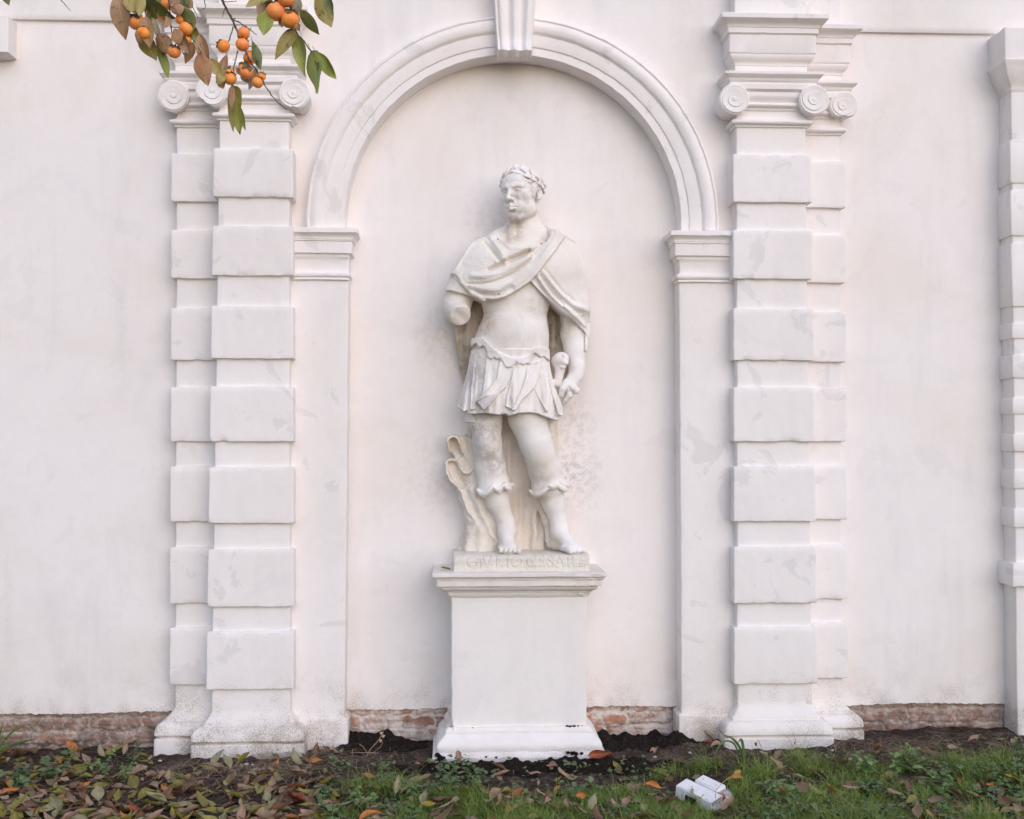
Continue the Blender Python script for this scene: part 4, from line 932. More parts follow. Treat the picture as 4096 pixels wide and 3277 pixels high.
plm = stone('statue_plinth_stone', (.74, .70, .63), (.56, .50, .42), .4, specks=.35)
obj('plinth', V, f+f2, plm, statue, smooth=50)
# ================================================================== GROUND
def gh(x, y):
    """height of the soil"""
    x, y = np.broadcast_arrays(np.asarray(x, float), np.asarray(y, float)); p = np.stack([x, y, 0*x], -1)
    near = np.clip((y+2.2)/1.2, 0, 1)*np.clip((3.6-np.abs(x))/.6, 0, 1)
    z = .010*wob(p, 5, 1)+.007*wob(p, 17, 2)+.004*wob(p, 48, 3)
    z = z+np.interp(x, [-3, -1.8, -1.2, 0, 1.4, 2.4, 3], [-.012, -.015, .0, -.008, .015, .02, .03])*np.clip((y+1.3)/1.0, 0, 1)
    return z*near
q0 = G(1420, 2990); q1 = W(1420, 2962, -.07); q2 = W(1545, 2950, -.08)
hx_ = np.concatenate([np.arange(-30, -3.4, 1.4), np.arange(-3.4, 3.4, .022), np.arange(3.4, 31, 1.4)])
hy_ = np.concatenate([np.arange(-40, -2.1, 1.3), np.arange(-2.1, .06, .020), [.06]])
X, Y = np.meshgrid(hx_, hy_, indexing='ij'); Z = gh(X, Y)
n_, k_ = X.shape
ii, jj = np.meshgrid(np.arange(n_-1), np.arange(k_-1), indexing='ij'); ii, jj = ii.ravel(), jj.ravel()
fq = np.stack([ii*k_+jj, (ii+1)*k_+jj, (ii+1)*k_+jj+1, ii*k_+jj+1], 1)
m, t, b = newmat('garden_soil', .95, .15); p = pos(t)
c = mix(t, ramp(t, noise(t, p, 7, 7, .65, .5), .38, .64), (.060, .042, .033), (.15, .108, .085))
c = mix(t, ramp(t, noise(t, p, 45, 6, .7), .45, .65), c, (.028, .021, .017))
c = mix(t, ramp(t, noise(t, p, 120, 3, .6), .66, .70, 0, .8), c, (.34, .29, .25))
t.links.new(c, b.inputs['Base Color'])
qq = bump(t, b, noise(t, p, 30, 8, .7), .03, .9); bump(t, b, noise(t, p, 150, 4, .7), .006, .9, qq)
M['soil'] = m
obj('soil', np.stack([X, Y, Z], -1).reshape(-1, 3), fq, M['soil'], smooth=180, kind='structure')
# dark crumbly compost heaped round the pedestal
m, t, b = newmat('dark_compost', .97, .1); p = pos(t)
c = mix(t, ramp(t, noise(t, p, 60, 6, .7), .4, .65), (.016, .012, .010), (.040, .029, .023))
c = mix(t, ramp(t, noise(t, p, 170, 2, .6), .70, .73, 0, .8), c, (.35, .31, .27)); t.links.new(c, b.inputs['Base Color'])
bump(t, b, noise(t, p, 110, 6, .8), .012, 1.0); m_comp = m
def heap(name, cx, cy_, rx, ry, h, seed, n=90):
    g = np.linspace(-1, 1, n); A, B_ = np.meshgrid(g, g, indexing='ij'); r = np.sqrt(A*A+B_*B_)
    x = cx+A*rx; y = np.minimum(cy_+B_*ry, .015); p_ = np.stack([x, y, 0*x], -1)
    e = np.clip(1-r*(1+.22*wob(p_, 9, seed)), 0, 1); z = gh(x, y)-.016+h*np.minimum(e*1.5, 1)**.8*(1+.35*wob(p_, 14, seed+3))+e**.4*(.012*wob(p_, 26, seed)+.005*np.abs(wob(p_, 70, seed+1))+.0025*wob(p_, 130, seed+2))
    q = np.arange(n-1); ii, jj = [a.ravel() for a in np.meshgrid(q, q, indexing='ij')]
    obj(name, np.stack([x, y, z], -1).reshape(-1, 3), np.stack([ii*n+jj, (ii+1)*n+jj, (ii+1)*n+jj+1, ii*n+jj+1], 1), m, smooth=180, kind='structure')
a = W(1480, 2950, -.05); heap('soil_heap', a[0], -.03, .33, .24, .062, 1)
a = W(1590, 2950, -.05); heap('soil_heap', a[0]-.05, .0, .14, .15, .075, 6)
a = W(2500, 2950, -.05); heap('soil_heap', a[0], -.06, .38, .25, .058, 2)
a = W(2680, 2985, -.05); heap('soil_heap', a[0], -.12, .16, .12, .045, 5)
a = G(2080, 3085); heap('soil_heap', a[0], a[1]+.05, .78, .17, .030, 3, 140)
a = G(2480, 3085); heap('soil_heap', a[0], a[1]+.06, .42, .20, .028, 4)

# ------------------------------------------------------------------ fallen leaves
def leafmat(name, c1, c2, spot, rough=.5):
    m, t, b = newmat(name, rough, .35); uv = nd(t, 'UVMap').outputs[0]; oi = nd(t, 'ObjectInfo').outputs['Random']
    tc = nd(t, 'TexCoord').outputs['Object']; sh = nd(t, 'Vector', ) if False else None
    ad = nd(t, 'VectorMath', operation='ADD'); t.links.new(tc, ad.inputs[0]); cm = nd(t, 'CombineXYZ')
    t.links.new(math2(t, 'MULTIPLY', oi, 13.0), cm.inputs[0]); t.links.new(math2(t, 'MULTIPLY', oi, 7.0), cm.inputs[1]); t.links.new(cm.outputs[0], ad.inputs[1]); p = ad.outputs[0]
    c = mix(t, ramp(t, noise(t, p, 18, 4, .6), .36, .64), c1, c2)
    c = mix(t, ramp(t, oi, .0, 1.0, 0, .5), c, tuple(.6*a_+.4*b_ for a_, b_ in zip(c1, c2)))
    c = mix(t, ramp(t, noise(t, p, 40, 5, .7), .58, .66, 0, .75), c, spot)
    sp = nd(t, 'SeparateXYZ'); t.links.new(uv, sp.inputs[0])
    v_ = math2(t, 'ABSOLUTE', math2(t, 'SUBTRACT', sp.outputs[1], .5), 0)
    mid = ramp(t, v_, .012, .03, .5, 0)
    w_ = math2(t, 'SINE', math2(t, 'MULTIPLY', math2(t, 'SUBTRACT', sp.outputs[0], math2(t, 'MULTIPLY', v_, .55)), 46.0), 0)
    vein = math2(t, 'MAXIMUM', mid, ramp(t, w_, .90, 1.0, 0, .12))
    c = mix(t, vein, c, tuple(min(1, q*1.35+.03) for q in c1)); t.links.new(c, b.inputs['Base Color'])
    bump(t, b, w_, .0010, .14); return m
LM = {'tan': leafmat('leaf_tan', (.36, .245, .155), (.24, .155, .095), (.09, .055, .04)), 'pink': leafmat('leaf_pinkish', (.38, .225, .165), (.28, .165, .12), (.13, .08, .06)),
      'olive': leafmat('leaf_olive', (.26, .22, .045), (.145, .135, .03), (.04, .03, .015)), 'grey': leafmat('leaf_grey_green', (.30, .275, .15), (.195, .18, .09), (.07, .06, .04)),
      'orange': leafmat('leaf_orange', (.55, .18, .035), (.35, .14, .04), (.09, .04, .02)), 'brown': leafmat('leaf_brown', (.17, .09, .045), (.10, .055, .032), (.03, .018, .012)),
      'red': leafmat('leaf_red', (.42, .08, .035), (.20, .09, .035), (.07, .03, .02)), 'yellow': leafmat('leaf_yellow', (.36, .24, .03), (.22, .15, .03), (.09, .06, .02)), 'green': leafmat('leaf_green', (.085, .125, .022), (.05, .075, .018), (.05, .04, .015))}
LD = {'tan': ('dry tan leaf', 'tan dry leaves'), 'pink': ('dry pinkish leaf', 'pinkish dry leaves'), 'olive': ('leathery olive leaf', 'olive fallen leaves'), 'grey': ('pale grey-green leaf lying underside up', 'grey-green fallen leaves'),
      'orange': ('bright orange leaf', 'orange fallen leaves'), 'brown': ('dark brown leaf', 'brown fallen leaves'), 'red': ('reddish leaf', 'reddish fallen leaves'), 'yellow': ('yellowed leaf', 'yellowed fallen leaves')}
def leafgeo(L, wd, curl=.3, roll=.3, twist=0, nu=11, nv=7, seed=0, stalk=True, wave=.03):
    """leaf along +x from its stalk, upper side +z; returns v, f, uv"""
    r = np.random.default_rng(seed); u = np.linspace(0, 1, nu); s = np.linspace(-1, 1, nv); V = []; UV = []
    pk = .42+.1*r.uniform(-1, 1)
    for a in u:
        ww = wd/2*(math.sin(math.pi*min(1, a)**(.5/ -math.log(.5)*-math.log(pk) if False else math.log(.5)/math.log(pk)))**.80)*(1-.25*a**6) if 0 < a < 1 else .0008
        th = curl*(a-.3); cx_ = L*(math.sin(curl*a)/curl if abs(curl) > 1e-3 else a); cz_ = -L*((1-math.cos(curl*a))/curl if abs(curl) > 1e-3 else 0)
        tw = twist*a
        for q in s:
            rr = roll*q; y_ = ww*(math.sin(rr)/roll if abs(roll) > 1e-3 else q); z_ = ww*abs(q)*.10+ww*(1-math.cos(rr))/max(abs(roll), .01)*(1 if roll > 0 else -1)
            z_ += wave*wd*math.sin(a*9+seed+q*2)*abs(q)
            y2 = y_*math.cos(tw)-z_*math.sin(tw); z2 = y_*math.sin(tw)+z_*math.cos(tw)
            V.append((cx_+z2*math.sin(curl*a), y2, cz_+z2*math.cos(curl*a))); UV.append((a, (q+1)/2))
    f = [(i*nv+j, (i+1)*nv+j, (i+1)*nv+j+1, i*nv+j+1) for i in range(nu-1) for j in range(nv-1)]
    V = np.array(V)
    if stalk:
        n0 = len(V); sl_ = .16*L; P_ = [(-sl_, .1*sl_, .25*sl_*r.uniform(-1, 1)), (-sl_*.5, .02*sl_, .06*sl_), (.02*L, 0, .0)]; mb = MB(); mb.tube(P_, [.0011, .0010, .0012], 4)
        V = np.vstack([V, mb.v]); f += [tuple(i+n0 for i in q) for q in mb.f]; UV += [(.02, .5)]*len(mb.v)
    return V, f, UV
def leafmesh(name, geo):
    V, f, UV = geo; me = bpy.data.meshes.new(name); me.from_pydata([tuple(p_) for p_ in V], [], f); me.update()
    l = me.uv_layers.new(name='UVMap'); uv = np.array(UV); li = np.empty(len(me.loops), np.int32); me.loops.foreach_get('vertex_index', li)
    l.data.foreach_set('uv', uv[li].astype(np.float32).ravel()); me.polygons.foreach_set('use_smooth', [True]*len(me.polygons)); me.materials.append(LM['tan']); return me
lr = np.random.default_rng(21)
LV = [leafmesh('fallen_leaf', leafgeo(.105, .105*lr.uniform(.36, .62), lr.uniform(-.8, 1.1), lr.choice([-1, 1], p=[.35, .65])*lr.uniform(.3, 1.6), lr.uniform(-.7, .7), seed=i, wave=lr.uniform(.03, .12))) for i in range(34)]
placed = []
def put_leaf(x, y, z, kind, label, group=None, size=1, rz=0, rx=0, ry=0, var=0, cat='leaf', name='fallen_leaf'):
    o = bpy.data.objects.new(name, LV[var % len(LV)]); col.objects.link(o); o.location = (x, y, z); o.rotation_euler = (rx, ry, rz); o.scale = (size,)*3
    o.material_slots[0].link = 'OBJECT'; o.material_slots[0].material = LM[kind]; props(o, label, cat, group); return o
# ones that stand out in the photograph
def gl(u, v, dz=.012): q = G(u, v, .01); return q[0], q[1], gh(q[0], q[1])+dz
q = G(1275, 3022, .03); put_leaf(q[0]-.02, q[1]+.02, .0, 'brown', 'curled brown leaf standing upright against the plinth of the left niche pier', size=.85, rz=R(75), ry=R(-68), rx=R(10), var=3)
q = W(1768, 2256, -.29); put_leaf(q[0]+.045, q[1]-.02, z5(407, .05)+.010, 'olive', 'small curled olive leaf lying on the pedestal cornice beside the statue plinth', size=.52, rz=R(178), rx=R(20), var=5)
x, y, z = gl(2395, 3066, .045); put_leaf(x-.055, y, z, 'red', 'large green leaf flushed with red beside the right foot of the pedestal', size=1.2, rz=R(4), rx=R(58), var=8)
x, y, z = gl(1830, 3070, .05); put_leaf(x, y+.03, z+.03, 'pink', 'pinkish leaf leaning on the front of the pedestal foot, left of centre', size=.78, rz=R(-80), ry=R(50), var=11)
x, y, z = gl(2190, 3075, .03); put_leaf(x, y, z, 'pink', 'pale pinkish leaf lying by the front of the pedestal foot, right of centre', size=.8, rz=R(-50), rx=R(35), var=2)
x, y, z = gl(1235, 3072, .03); put_leaf(x, y, z, 'orange', 'orange-red leaf on straw in front of the left pilaster plinth', size=.85, rz=R(-12), rx=R(25), var=9)
x, y, z = gl(2610, 3190, .05); put_leaf(x-.04, y, z, 'orange', 'orange leaf in the grass left of the grey plastic boxes', size=.8, rz=R(-14), rx=R(20), var=14)
x, y, z = gl(2935, 3155, .05); put_leaf(x-.02, y, z, 'orange', 'rounded orange leaf in the grass right of the grey plastic boxes', size=.62, rz=R(-5), rx=R(40), var=4)
x, y, z = gl(2330, 3225, .06); put_leaf(x-.03, y, z, 'orange', 'small bright orange leaf upright in the grass below the pedestal', size=.55, rz=R(20), rx=R(60), var=7)
x, y, z = gl(1600, 3220, .06); put_leaf(x-.02, y, z, 'grey', 'broad grey veined leaf lying on the grass below the left pier', size=.95, rz=R(85), rx=R(8), ry=R(-30), var=12)
KW = ['tan', 'pink', 'olive', 'grey', 'orange', 'brown', 'red', 'yellow']
GP = np.array([G(u, v)[:2] for u, v in ((1180, 3330), (1340, 3200), (1440, 3140), (1560, 3135), (1700, 3165), (1900, 3205), (2050, 3215), (2230, 3170), (2420, 3190), (2560, 3150), (2640, 3090), (2790, 3055), (2900, 3070), (3060, 3045), (3200, 3030), (3330, 3060), (3480, 3085), (3700, 3040), (3900, 3040), (4250, 3050), (4500, 3500), (1150, 3500))])
def ingrass(x, y): return poly2(np.asarray(x, float), np.asarray(y, float), GP) < 0
stuff_leaves = []; cnt = 0
cand = []
for i in range(1500):
    u = lr.uniform(-120, 4220); v = 2975+(3330-2975)*lr.uniform(0, 1)**.85
    q = G(u, v)
    left = u < 1330
    dens = 1.0 if left else (.27 if ingrass(q[0], q[1]) else .13)
    if 1330 < u < 2750 and v < 3080: dens = .10
    if u > 3300 and v < 3080: dens *= .35
    if q[1] > -.16 and (abs(q[0]) < .9 or u < 700): dens *= .5
    if 620 < u < 1240 and v < 3050: continue
    if 640 < u < 1330 and v < 3110 and lr.uniform() < .5: continue
    if 2860 < u < 3440 and v < 3040: continue
    if 1760 < u < 2420 and v < 3080: continue
    if 2690 < u < 2930 and 3090 < v < 3240: continue
    if lr.uniform() < dens: cand.append((q[1], u, v, q[0], left))
cand.sort()
VF, VV, UU, o_ = [], [], [], 0
for i, (y, u, v, x, left) in enumerate(cand):
    wts = np.array([.25, .07, .25, .17, .022, .21, .012, .02]) if left else np.array([.30, .13, .13, .12, .045, .24, .02, .03])
    k = KW[lr.choice(8, p=wts/wts.sum())]
    if i < 285:
        g = bool(ingrass(x, y)); z = gh(x, y)+(lr.uniform(.02, .06) if g else lr.uniform(.006, .030))
        put_leaf(x, y, float(z), k, LD[k][0]+(' fallen on the grass' if g else ' fallen on the bare soil'), LD[k][1]+(' on the grass' if g else ' on the soil'), lr.uniform(.55, 1.1) if g else lr.uniform(.7, 1.3), lr.uniform(0, 6.28), lr.normal(0, .24), lr.normal(0, .17), int(lr.integers(0, 34)))
    else: stuff_leaves.append((x, y, k))
# the small leaf litter that nobody could count
def merged(name, kinds, **kw):
    VV, FF, UU, MI = [], [], [], []; o_ = 0; mats = [LM[k] for k in KW]
    for x, y, k in kinds:
        me = LV[int(lr.integers(0, 34))]; co = np.empty(len(me.vertices)*3); me.vertices.foreach_get('co', co); co = co.reshape(-1, 3)
        E = Matrix.Rotation(lr.uniform(0, 6.28), 3, 'Z') @ Matrix.Rotation(lr.normal(0, .3), 3, 'X') @ Matrix.Rotation(lr.normal(0, .25), 3, 'Y')
        s_ = lr.uniform(.4, 1.1); co = co@np.array(E).T*s_+np.array([x, y, gh(x, y)+lr.uniform(.003, .02)])
        for pl_ in me.polygons: FF.append(tuple(i+o_ for i in pl_.vertices)); MI.append(KW.index(k))
        uv = me.uv_layers[0].data; UU += [tuple(uv[l].uv) for pl_ in me.polygons for l in pl_.loop_indices]
        VV.append(co); o_ += len(co)
    me = bpy.data.meshes.new(name); me.from_pydata([tuple(p_) for p_ in np.vstack(VV)], [], FF); me.update()
    for mm in mats: me.materials.append(mm)
    me.polygons.foreach_set('material_index', MI); me.polygons.foreach_set('use_smooth', [True]*len(FF))
    l = me.uv_layers.new(name='UVMap'); l.data.foreach_set('uv', np.array(UU, np.float32).ravel())
    o = bpy.data.objects.new(name, me); link(o); return props(o, **kw)
for i in range(1100):
    u = lr.uniform(-150, 4250); v = lr.uniform(2985, 3320); q = G(u, v)
    if u > 1330 and lr.uniform() < .80: continue
    if q[1] > -.5 and -1.75 < q[0] < -.9 or (q[1] > -.5 and .85 < q[0] < 2.2) or (q[1] > -.52 and abs(q[0]) < .5): continue
    stuff_leaves.append((q[0], q[1], KW[lr.choice(8, p=[.24, .06, .18, .12, .015, .36, .01, .015])]))
merged('leaf_litter', stuff_leaves, kind='stuff', label='small leaf litter scattered over the soil')

# ------------------------------------------------------------------ grass, straw, pebbles
def plainmat(name, c1, c2, rough=.6, scale=6, trans=0, sss=0):
    m, t, b = newmat(name, rough, .3); p = pos(t)
    at = nd(t, 'Attribute', attribute_name='rnd').outputs['Fac']
    c = mix(t, at, c1, c2); c = mix(t, ramp(t, noise(t, p, scale, 4), .35, .65, 0, .45), c, tuple(.55*q_ for q_ in c1)); t.links.new(c, b.inputs['Base Color'])
    return m
M['grass'] = plainmat('grass_blade', (.125, .205, .028), (.27, .35, .075)); M['straw'] = plainmat('dry_straw', (.42, .31, .21), (.22, .15, .10), .8)
def ribbons(name, roots, dirs, lens, wids, bend, m, seg=5, rnd=None, **kw):
    N = len(roots); t_ = np.linspace(0, 1, seg+1); d = dirs/np.linalg.norm(dirs, axis=1, keepdims=True)
    hd = d.copy(); hd[:, 2] = 0; hd /= np.maximum(np.linalg.norm(hd, axis=1, keepdims=True), 1e-6); sd_ = np.stack([-hd[:, 1], hd[:, 0], 0*hd[:, 0]], 1)
    el = np.arctan2(d[:, 2], np.linalg.norm(d[:, :2], axis=1)); P_ = [roots]; cur = roots.copy()
    for s_ in t_[1:]:
        a = el-bend*(s_-.5/seg)
        cur = cur+(hd*np.cos(a)[:, None]+np.array([0, 0, 1])*np.sin(a)[:, None])*(lens/seg)[:, None]; P_.append(cur)
    P_ = np.stack(P_, 1); ww = np.sqrt(1-.95*t_)[None, :, None]*wids[:, None, None]*.5
    Lf = P_-sd_[:, None, :]*ww; Rt = P_+sd_[:, None, :]*ww
    Rt = Rt+np.array([0, 0, .25])*ww*0
    V = np.stack([Lf, Rt], 2).reshape(-1, 3); base = (np.arange(N)*(seg+1)*2)[:, None]; k = np.arange(seg)[None, :]*2
    f = np.stack([base+k, base+k+1, base+k+3, base+k+2], -1).reshape(-1, 4)
    o = obj(name, V, f, m, smooth=180, **kw)
    a = o.data.attributes.new('rnd', 'FLOAT', 'POINT'); rr = rnd if rnd is not None else lr.uniform(0, 1, N); a.data.foreach_set('value', np.repeat(rr, (seg+1)*2).astype(np.float32)); return o
gr_ = np.random.default_rng(5)
cl = []
while len(cl) < 1500:
    u, v = gr_.uniform(1100, 4400), gr_.uniform(3030, 3420); q = G(u, v)
    if ingrass(q[0], q[1]) and not (2690 < u < 2920 and 3095 < v < 3235) and gr_.uniform() < .07+.93*(wob([[q[0], q[1], 0]], 6, 3)[0] > .06): cl.append((q[0], q[1]))
cl = np.array(cl); NB = 42
rt = np.repeat(cl, NB, 0)+gr_.normal(0, .022, (len(cl)*NB, 2)); out = np.repeat(cl, NB, 0)
ok = ingrass(rt[:, 0], rt[:, 1]); rt, out = rt[ok], out[ok]
th_ = gr_.uniform(0, 6.28, len(rt)); dv = np.stack([np.cos(th_), np.sin(th_), gr_.uniform(.6, 2.6, len(rt))], 1)
ln = gr_.gamma(5, .0135, len(rt))*np.where(wob(np.stack([rt[:, 0], rt[:, 1], 0*rt[:, 0]], 1), 3.5, 2) > .1, 1.3, .85)
ribbons('grass', np.column_stack([rt, gh(rt[:, 0], rt[:, 1])-.004]), dv, ln, gr_.uniform(.0014, .0030, len(rt)), gr_.uniform(.3, 2.2, len(rt)), M['grass'], kind='stuff', label='rough green grass growing in front of the niche')
# the long-bladed tuft at the left end of the grass
tc_ = G(1530, 3165); n_ = 420
rt = np.array([tc_[0], tc_[1]])+gr_.normal(0, 1, (n_, 2))*np.array([.085, .05]); th_ = gr_.uniform(0, 6.28, n_)
o = ribbons('grass_tuft', np.column_stack([rt, gh(rt[:, 0], rt[:, 1])]), np.stack([np.cos(th_), np.sin(th_), gr_.uniform(1.0, 3, n_)], 1), gr_.uniform(.10, .21, n_), gr_.uniform(.0016, .003, n_), gr_.uniform(1.0, 2.6, n_), M['grass'], seg=8)
props(o, 'tall arching tuft of fine grass left of the pedestal foot', 'grass tuft')
# straw and dry stems
n_ = 2600; uu = np.where(gr_.uniform(size=n_) < .62, gr_.normal(960, 260, n_), gr_.uniform(2600, 4100, n_)); vv_ = np.where(uu < 1600, 3010+np.abs(gr_.normal(0, 75, n_)), gr_.uniform(2990, 3075, n_))
rt = np.array([G(a_, b_)[:2] for a_, b_ in zip(uu, vv_)]); th_ = gr_.uniform(0, 6.28, n_)
ok = ~(((rt[:, 1] > -.47) & (rt[:, 0] > -1.72) & (rt[:, 0] < -1.0)) | ((rt[:, 1] > -.47) & (rt[:, 0] > .95) & (rt[:, 0] < 1.9)))
rt, th_ = rt[ok], th_[ok]; n_ = len(rt)
ribbons('dry_straw', np.column_stack([rt, gh(rt[:, 0], rt[:, 1])+gr_.uniform(.006, .034, n_)]), np.stack([np.cos(th_), np.sin(th_), gr_.uniform(-.05, .35, n_)], 1), gr_.uniform(.04, .20, n_), gr_.uniform(.0014, .0030, n_), gr_.uniform(0, .9, n_), M['straw'], kind='stuff', label='dry straw and stems matted on the soil')
# white pebbles
pm, t, b = newmat('pebble', .8); b.inputs['Base Color'].default_value = (.55, .52, .48, 1)
bmx = bmesh.new(); bmesh.ops.create_icosphere(bmx, subdivisions=2, radius=1); pv = np.array([v_.co for v_ in bmx.verts]); pf = [tuple(v_.index for v_ in f_.verts) for f_ in bmx.faces]; bmx.free()
pme = None
for u, v, r_ in ((985, 3063, .010), (1018, 3076, .009), (1055, 3075, .007), (415, 3078, .007), (640, 3040, .008), (1010, 3062, .006), (3330, 3030, .007), (3400, 3055, .007), (3440, 3062, .006), (2760, 3022, .007), (1905, 3090, .006), (2620, 3030, .007)):
    q = G(u, v); s_ = pv*(1+.15*wob(pv*1.0, 2, int(u) % 7))[:, None]*np.array([1.3, 1, .75])*r_
    c_ = np.array([q[0], q[1], gh(q[0], q[1])+r_*.5])
    o = obj('pebble', s_+c_, pf, pm, smooth=180, loc=c_, label='small white pebble lying on the bare soil', cat='pebble', group='white pebbles on the soil')

# crumbs of dark soil splashed on the pedestal foot
yb_ = PYF-.075
for u, v, y_, r_ in ((2268, 2906, PYF-.012, .008), (2280, 2908, PYF-.014, .010), (2296, 2907, PYF-.012, .011), (2312, 2908, PYF-.014, .009), (2326, 2908, PYF-.012, .008), (2338, 2910, PYF-.012, .006), (1806, 2912, PYF-.008, .011), (1890, 2914, PYF-.014, .005), (2030, 2912, PYF-.014, .005), (2240, 2912, PYF-.014, .004), (1752, 3022, PYF-.092, .016), (1762, 3034, PYF-.094, .018), (1775, 3040, PYF-.094, .013), (1745, 3040, PYF-.090, .014), (2272, 3010, PYF-.090, .010), (2292, 3013, PYF-.090, .013), (2306, 3016, PYF-.090, .010), (2326, 3014, PYF-.090, .008), (2386, 3016, PYF-.090, .008), (1985, 3030, PYF-.096, .006), (1945, 3028, PYF-.096, .005)):
    c_ = W(u, v, y_); s_ = pv*(1+.35*wob(pv*2.2+u, 1.3, int(u) % 7))[:, None]*np.array([1.1, .7, .8])*r_
    obj('soil_crumb', s_+c_, pf, m_comp, smooth=40, loc=c_, label='dark crumb of soil stuck to the pedestal foot', cat='soil crumb', group='soil crumbs on the pedestal foot')

for u, v, y_, r_ in ((2001, 985, -.285, .007), (2006, 983, -.285, .005), (1992, 957, -.27, .004), (2197, 976, -.245, .007), (2186, 962, -.245, .004), (2165, 975, -.25, .004), (2172, 993, -.255, .003), (1996, 1177, -.375, .005)):
    c_ = W(u, v, y_); s_ = pv*(1+.35*wob(pv*2.2+u, 1.3, int(u) % 7))[:, None]*np.array([1.2, .6, .6])*r_
    obj('leaf_scrap', s_+c_, pf, LM['brown'], smooth=40, loc=c_, label='tiny brown scrap caught on the stone cloak', cat='leaf scrap', group='brown scraps on the statue cloak')

# ------------------------------------------------------------------ weeds
M['weed'] = plainmat('weed_leaf', (.115, .20, .06), (.20, .30, .10), .55, 20); M['ivy'] = plainmat('dark_weed_leaf', (.065, .12, .045), (.13, .20, .075), .45, 20); M['stem'] = plainmat('green_stem', (.10, .15, .04), (.16, .17, .06))
M['strap'] = plainmat('strap_leaf', (.07, .13, .035), (.12, .19, .05), .45, 10)
def toothed(L, wd, n=9, seed=0, teeth=.22):
    """flat toothed leaf along +x, folded along its midrib"""
    a = np.linspace(0, 1, 2*n+1); V = []; 
    for i, q in enumerate(a):
        w_ = wd/2*math.sin(math.pi*q**.75)**.9*(1+teeth*(1 if i % 2 else -1)*(q > .05)) if 0 < q < 1 else 0
        z_ = -.25*L*q*q; V += [(L*q, 0, z_), (L*q-.02*L, w_, z_+.18*w_), (L*q-.02*L, -w_, z_+.18*w_)]
    f = []
    for i in range(2*n): f += [(3*i, 3*i+3, 3*i+4, 3*i+1), (3*i, 3*i+2, 3*i+5, 3*i+3)]
    return np.array(V), f
def weed(u, v, h, nst, leaf, m, label, name='weed', seed=0, spread=.6, whorls=4, lw=.62, cat='weed'):
    r = np.random.default_rng(seed+100); q = G(u, v); x0_, y0_ = q[0], q[1]; z0_ = gh(x0_, y0_); root = empty(name, (x0_, y0_, float(z0_)), label=label, cat=cat)
    mb = MB(); LVv, LF = [], []; o_ = 0
    for s_ in range(nst):
        a = r.uniform(0, 6.28); rad = r.uniform(0, .05)*spread*2; b0 = np.array([x0_+rad*math.cos(a), y0_+rad*math.sin(a), z0_-.005]); hh = h*r.uniform(.55, 1.1)
        top = b0+np.array([math.cos(a)*hh*spread*r.uniform(.2, 1), math.sin(a)*hh*spread*r.uniform(.2, 1), hh]); P_ = smoothpath([b0, (b0+top)/2+(0, 0, hh*.12), top], 4)
        mb.tube(P_, .0016, 4)
        for k in range(whorls):
            p_ = P_[int((k+1)/whorls*(len(P_)-1))]
            for s2 in (0, 1):
                az = a+k*1.57+s2*math.pi+r.normal(0, .3); l_ = leaf*r.uniform(.65, 1.15)*(1.0 if k < whorls-1 else .6)
                V_, f_ = toothed(l_, l_*lw*r.uniform(.8, 1.1), 7, teeth=.18 if lw < .8 else .08)
                E = np.array(Matrix.Rotation(az, 3, 'Z') @ Matrix.Rotation(r.uniform(-.5, .25), 3, 'Y') @ Matrix.Rotation(r.normal(0, .3), 3, 'X'))
                LVv.append(V_@E.T+p_); LF += [tuple(i+o_ for i in q_) for q_ in f_]; o_ += len(V_)
    obj('stem', mb.v, mb.f, M['stem'], root); o = obj('foliage', np.vstack(LVv), LF, m, root, smooth=40)
    at = o.data.attributes.new('rnd', 'FLOAT', 'POINT'); at.data.foreach_set('value', np.repeat(r.uniform(0, 1, len(LVv)), [len(a_) for a_ in LVv]).astype(np.float32)); return root
weed(3590, 3110, .13, 7, .052, M['weed'], 'pale green nettle-like weed with toothed leaves right of the right pilaster', seed=1)
weed(3480, 3130, .09, 6, .045, M['weed'], 'low toothed weed at the left of the pale nettle clump', seed=2)
weed(3740, 3190, .10, 8, .045, M['weed'], 'toothed weed clump below the pale nettle at the right', seed=3)
weed(4030, 3160, .08, 7, .045, M['weed'], 'toothed weed in the grass at the far right edge', seed=4)
weed(4085, 3050, .09, 6, .04, M['ivy'], 'green weed by the soil under the wall at the far right edge', seed=5)
weed(3120, 3215, .10, 9, .05, M['weed'], 'feathery weed in the grass right of the grey plastic boxes', seed=6, lw=.4)
weed(3480, 3190, .06, 10, .035, M['ivy'], 'dark round-leaved weed among leaves below the right pilaster', seed=7, lw=.9)
weed(170, 3110, .10, 10, .040, M['ivy'], 'dark green weed clump at the left, nearest the left pilaster but one', seed=8, lw=.75, spread=1.0)
weed(70, 3150, .09, 9, .042, M['ivy'], 'dark round-leaved weed clump at the far left edge', seed=9, lw=.85, spread=.9)
weed(390, 3100, .11, 8, .034, M['weed'], 'slim green weed among leaves between the left weeds and the pilaster', seed=10, lw=.6)
weed(520, 3060, .13, 5, .020, M['ivy'], 'tall small-leaved weed sprig left of the secondary pilaster foot', seed=11, lw=.6, whorls=7)
weed(480, 3130, .09, 7, .022, M['weed'], 'small-leaved trailing weed below the tall sprig at left', seed=12, lw=.6, whorls=6)
weed(1300, 3220, .06, 7, .045, M['ivy'], 'dark weed with broad leaves left of the grass tuft', seed=13, lw=.9)
weed(1450, 3230, .07, 10, .04, M['weed'], 'green weed below the tall grass tuft', seed=14)
weed(1660, 3190, .09, 9, .040, M['weed'], 'toothed weed right of the tall grass tuft', seed=15, lw=.45)
weed(1790, 3180, .06, 6, .04, M['ivy'], 'small dark ivy-like weed below the left corner of the pedestal', seed=16, lw=.85)
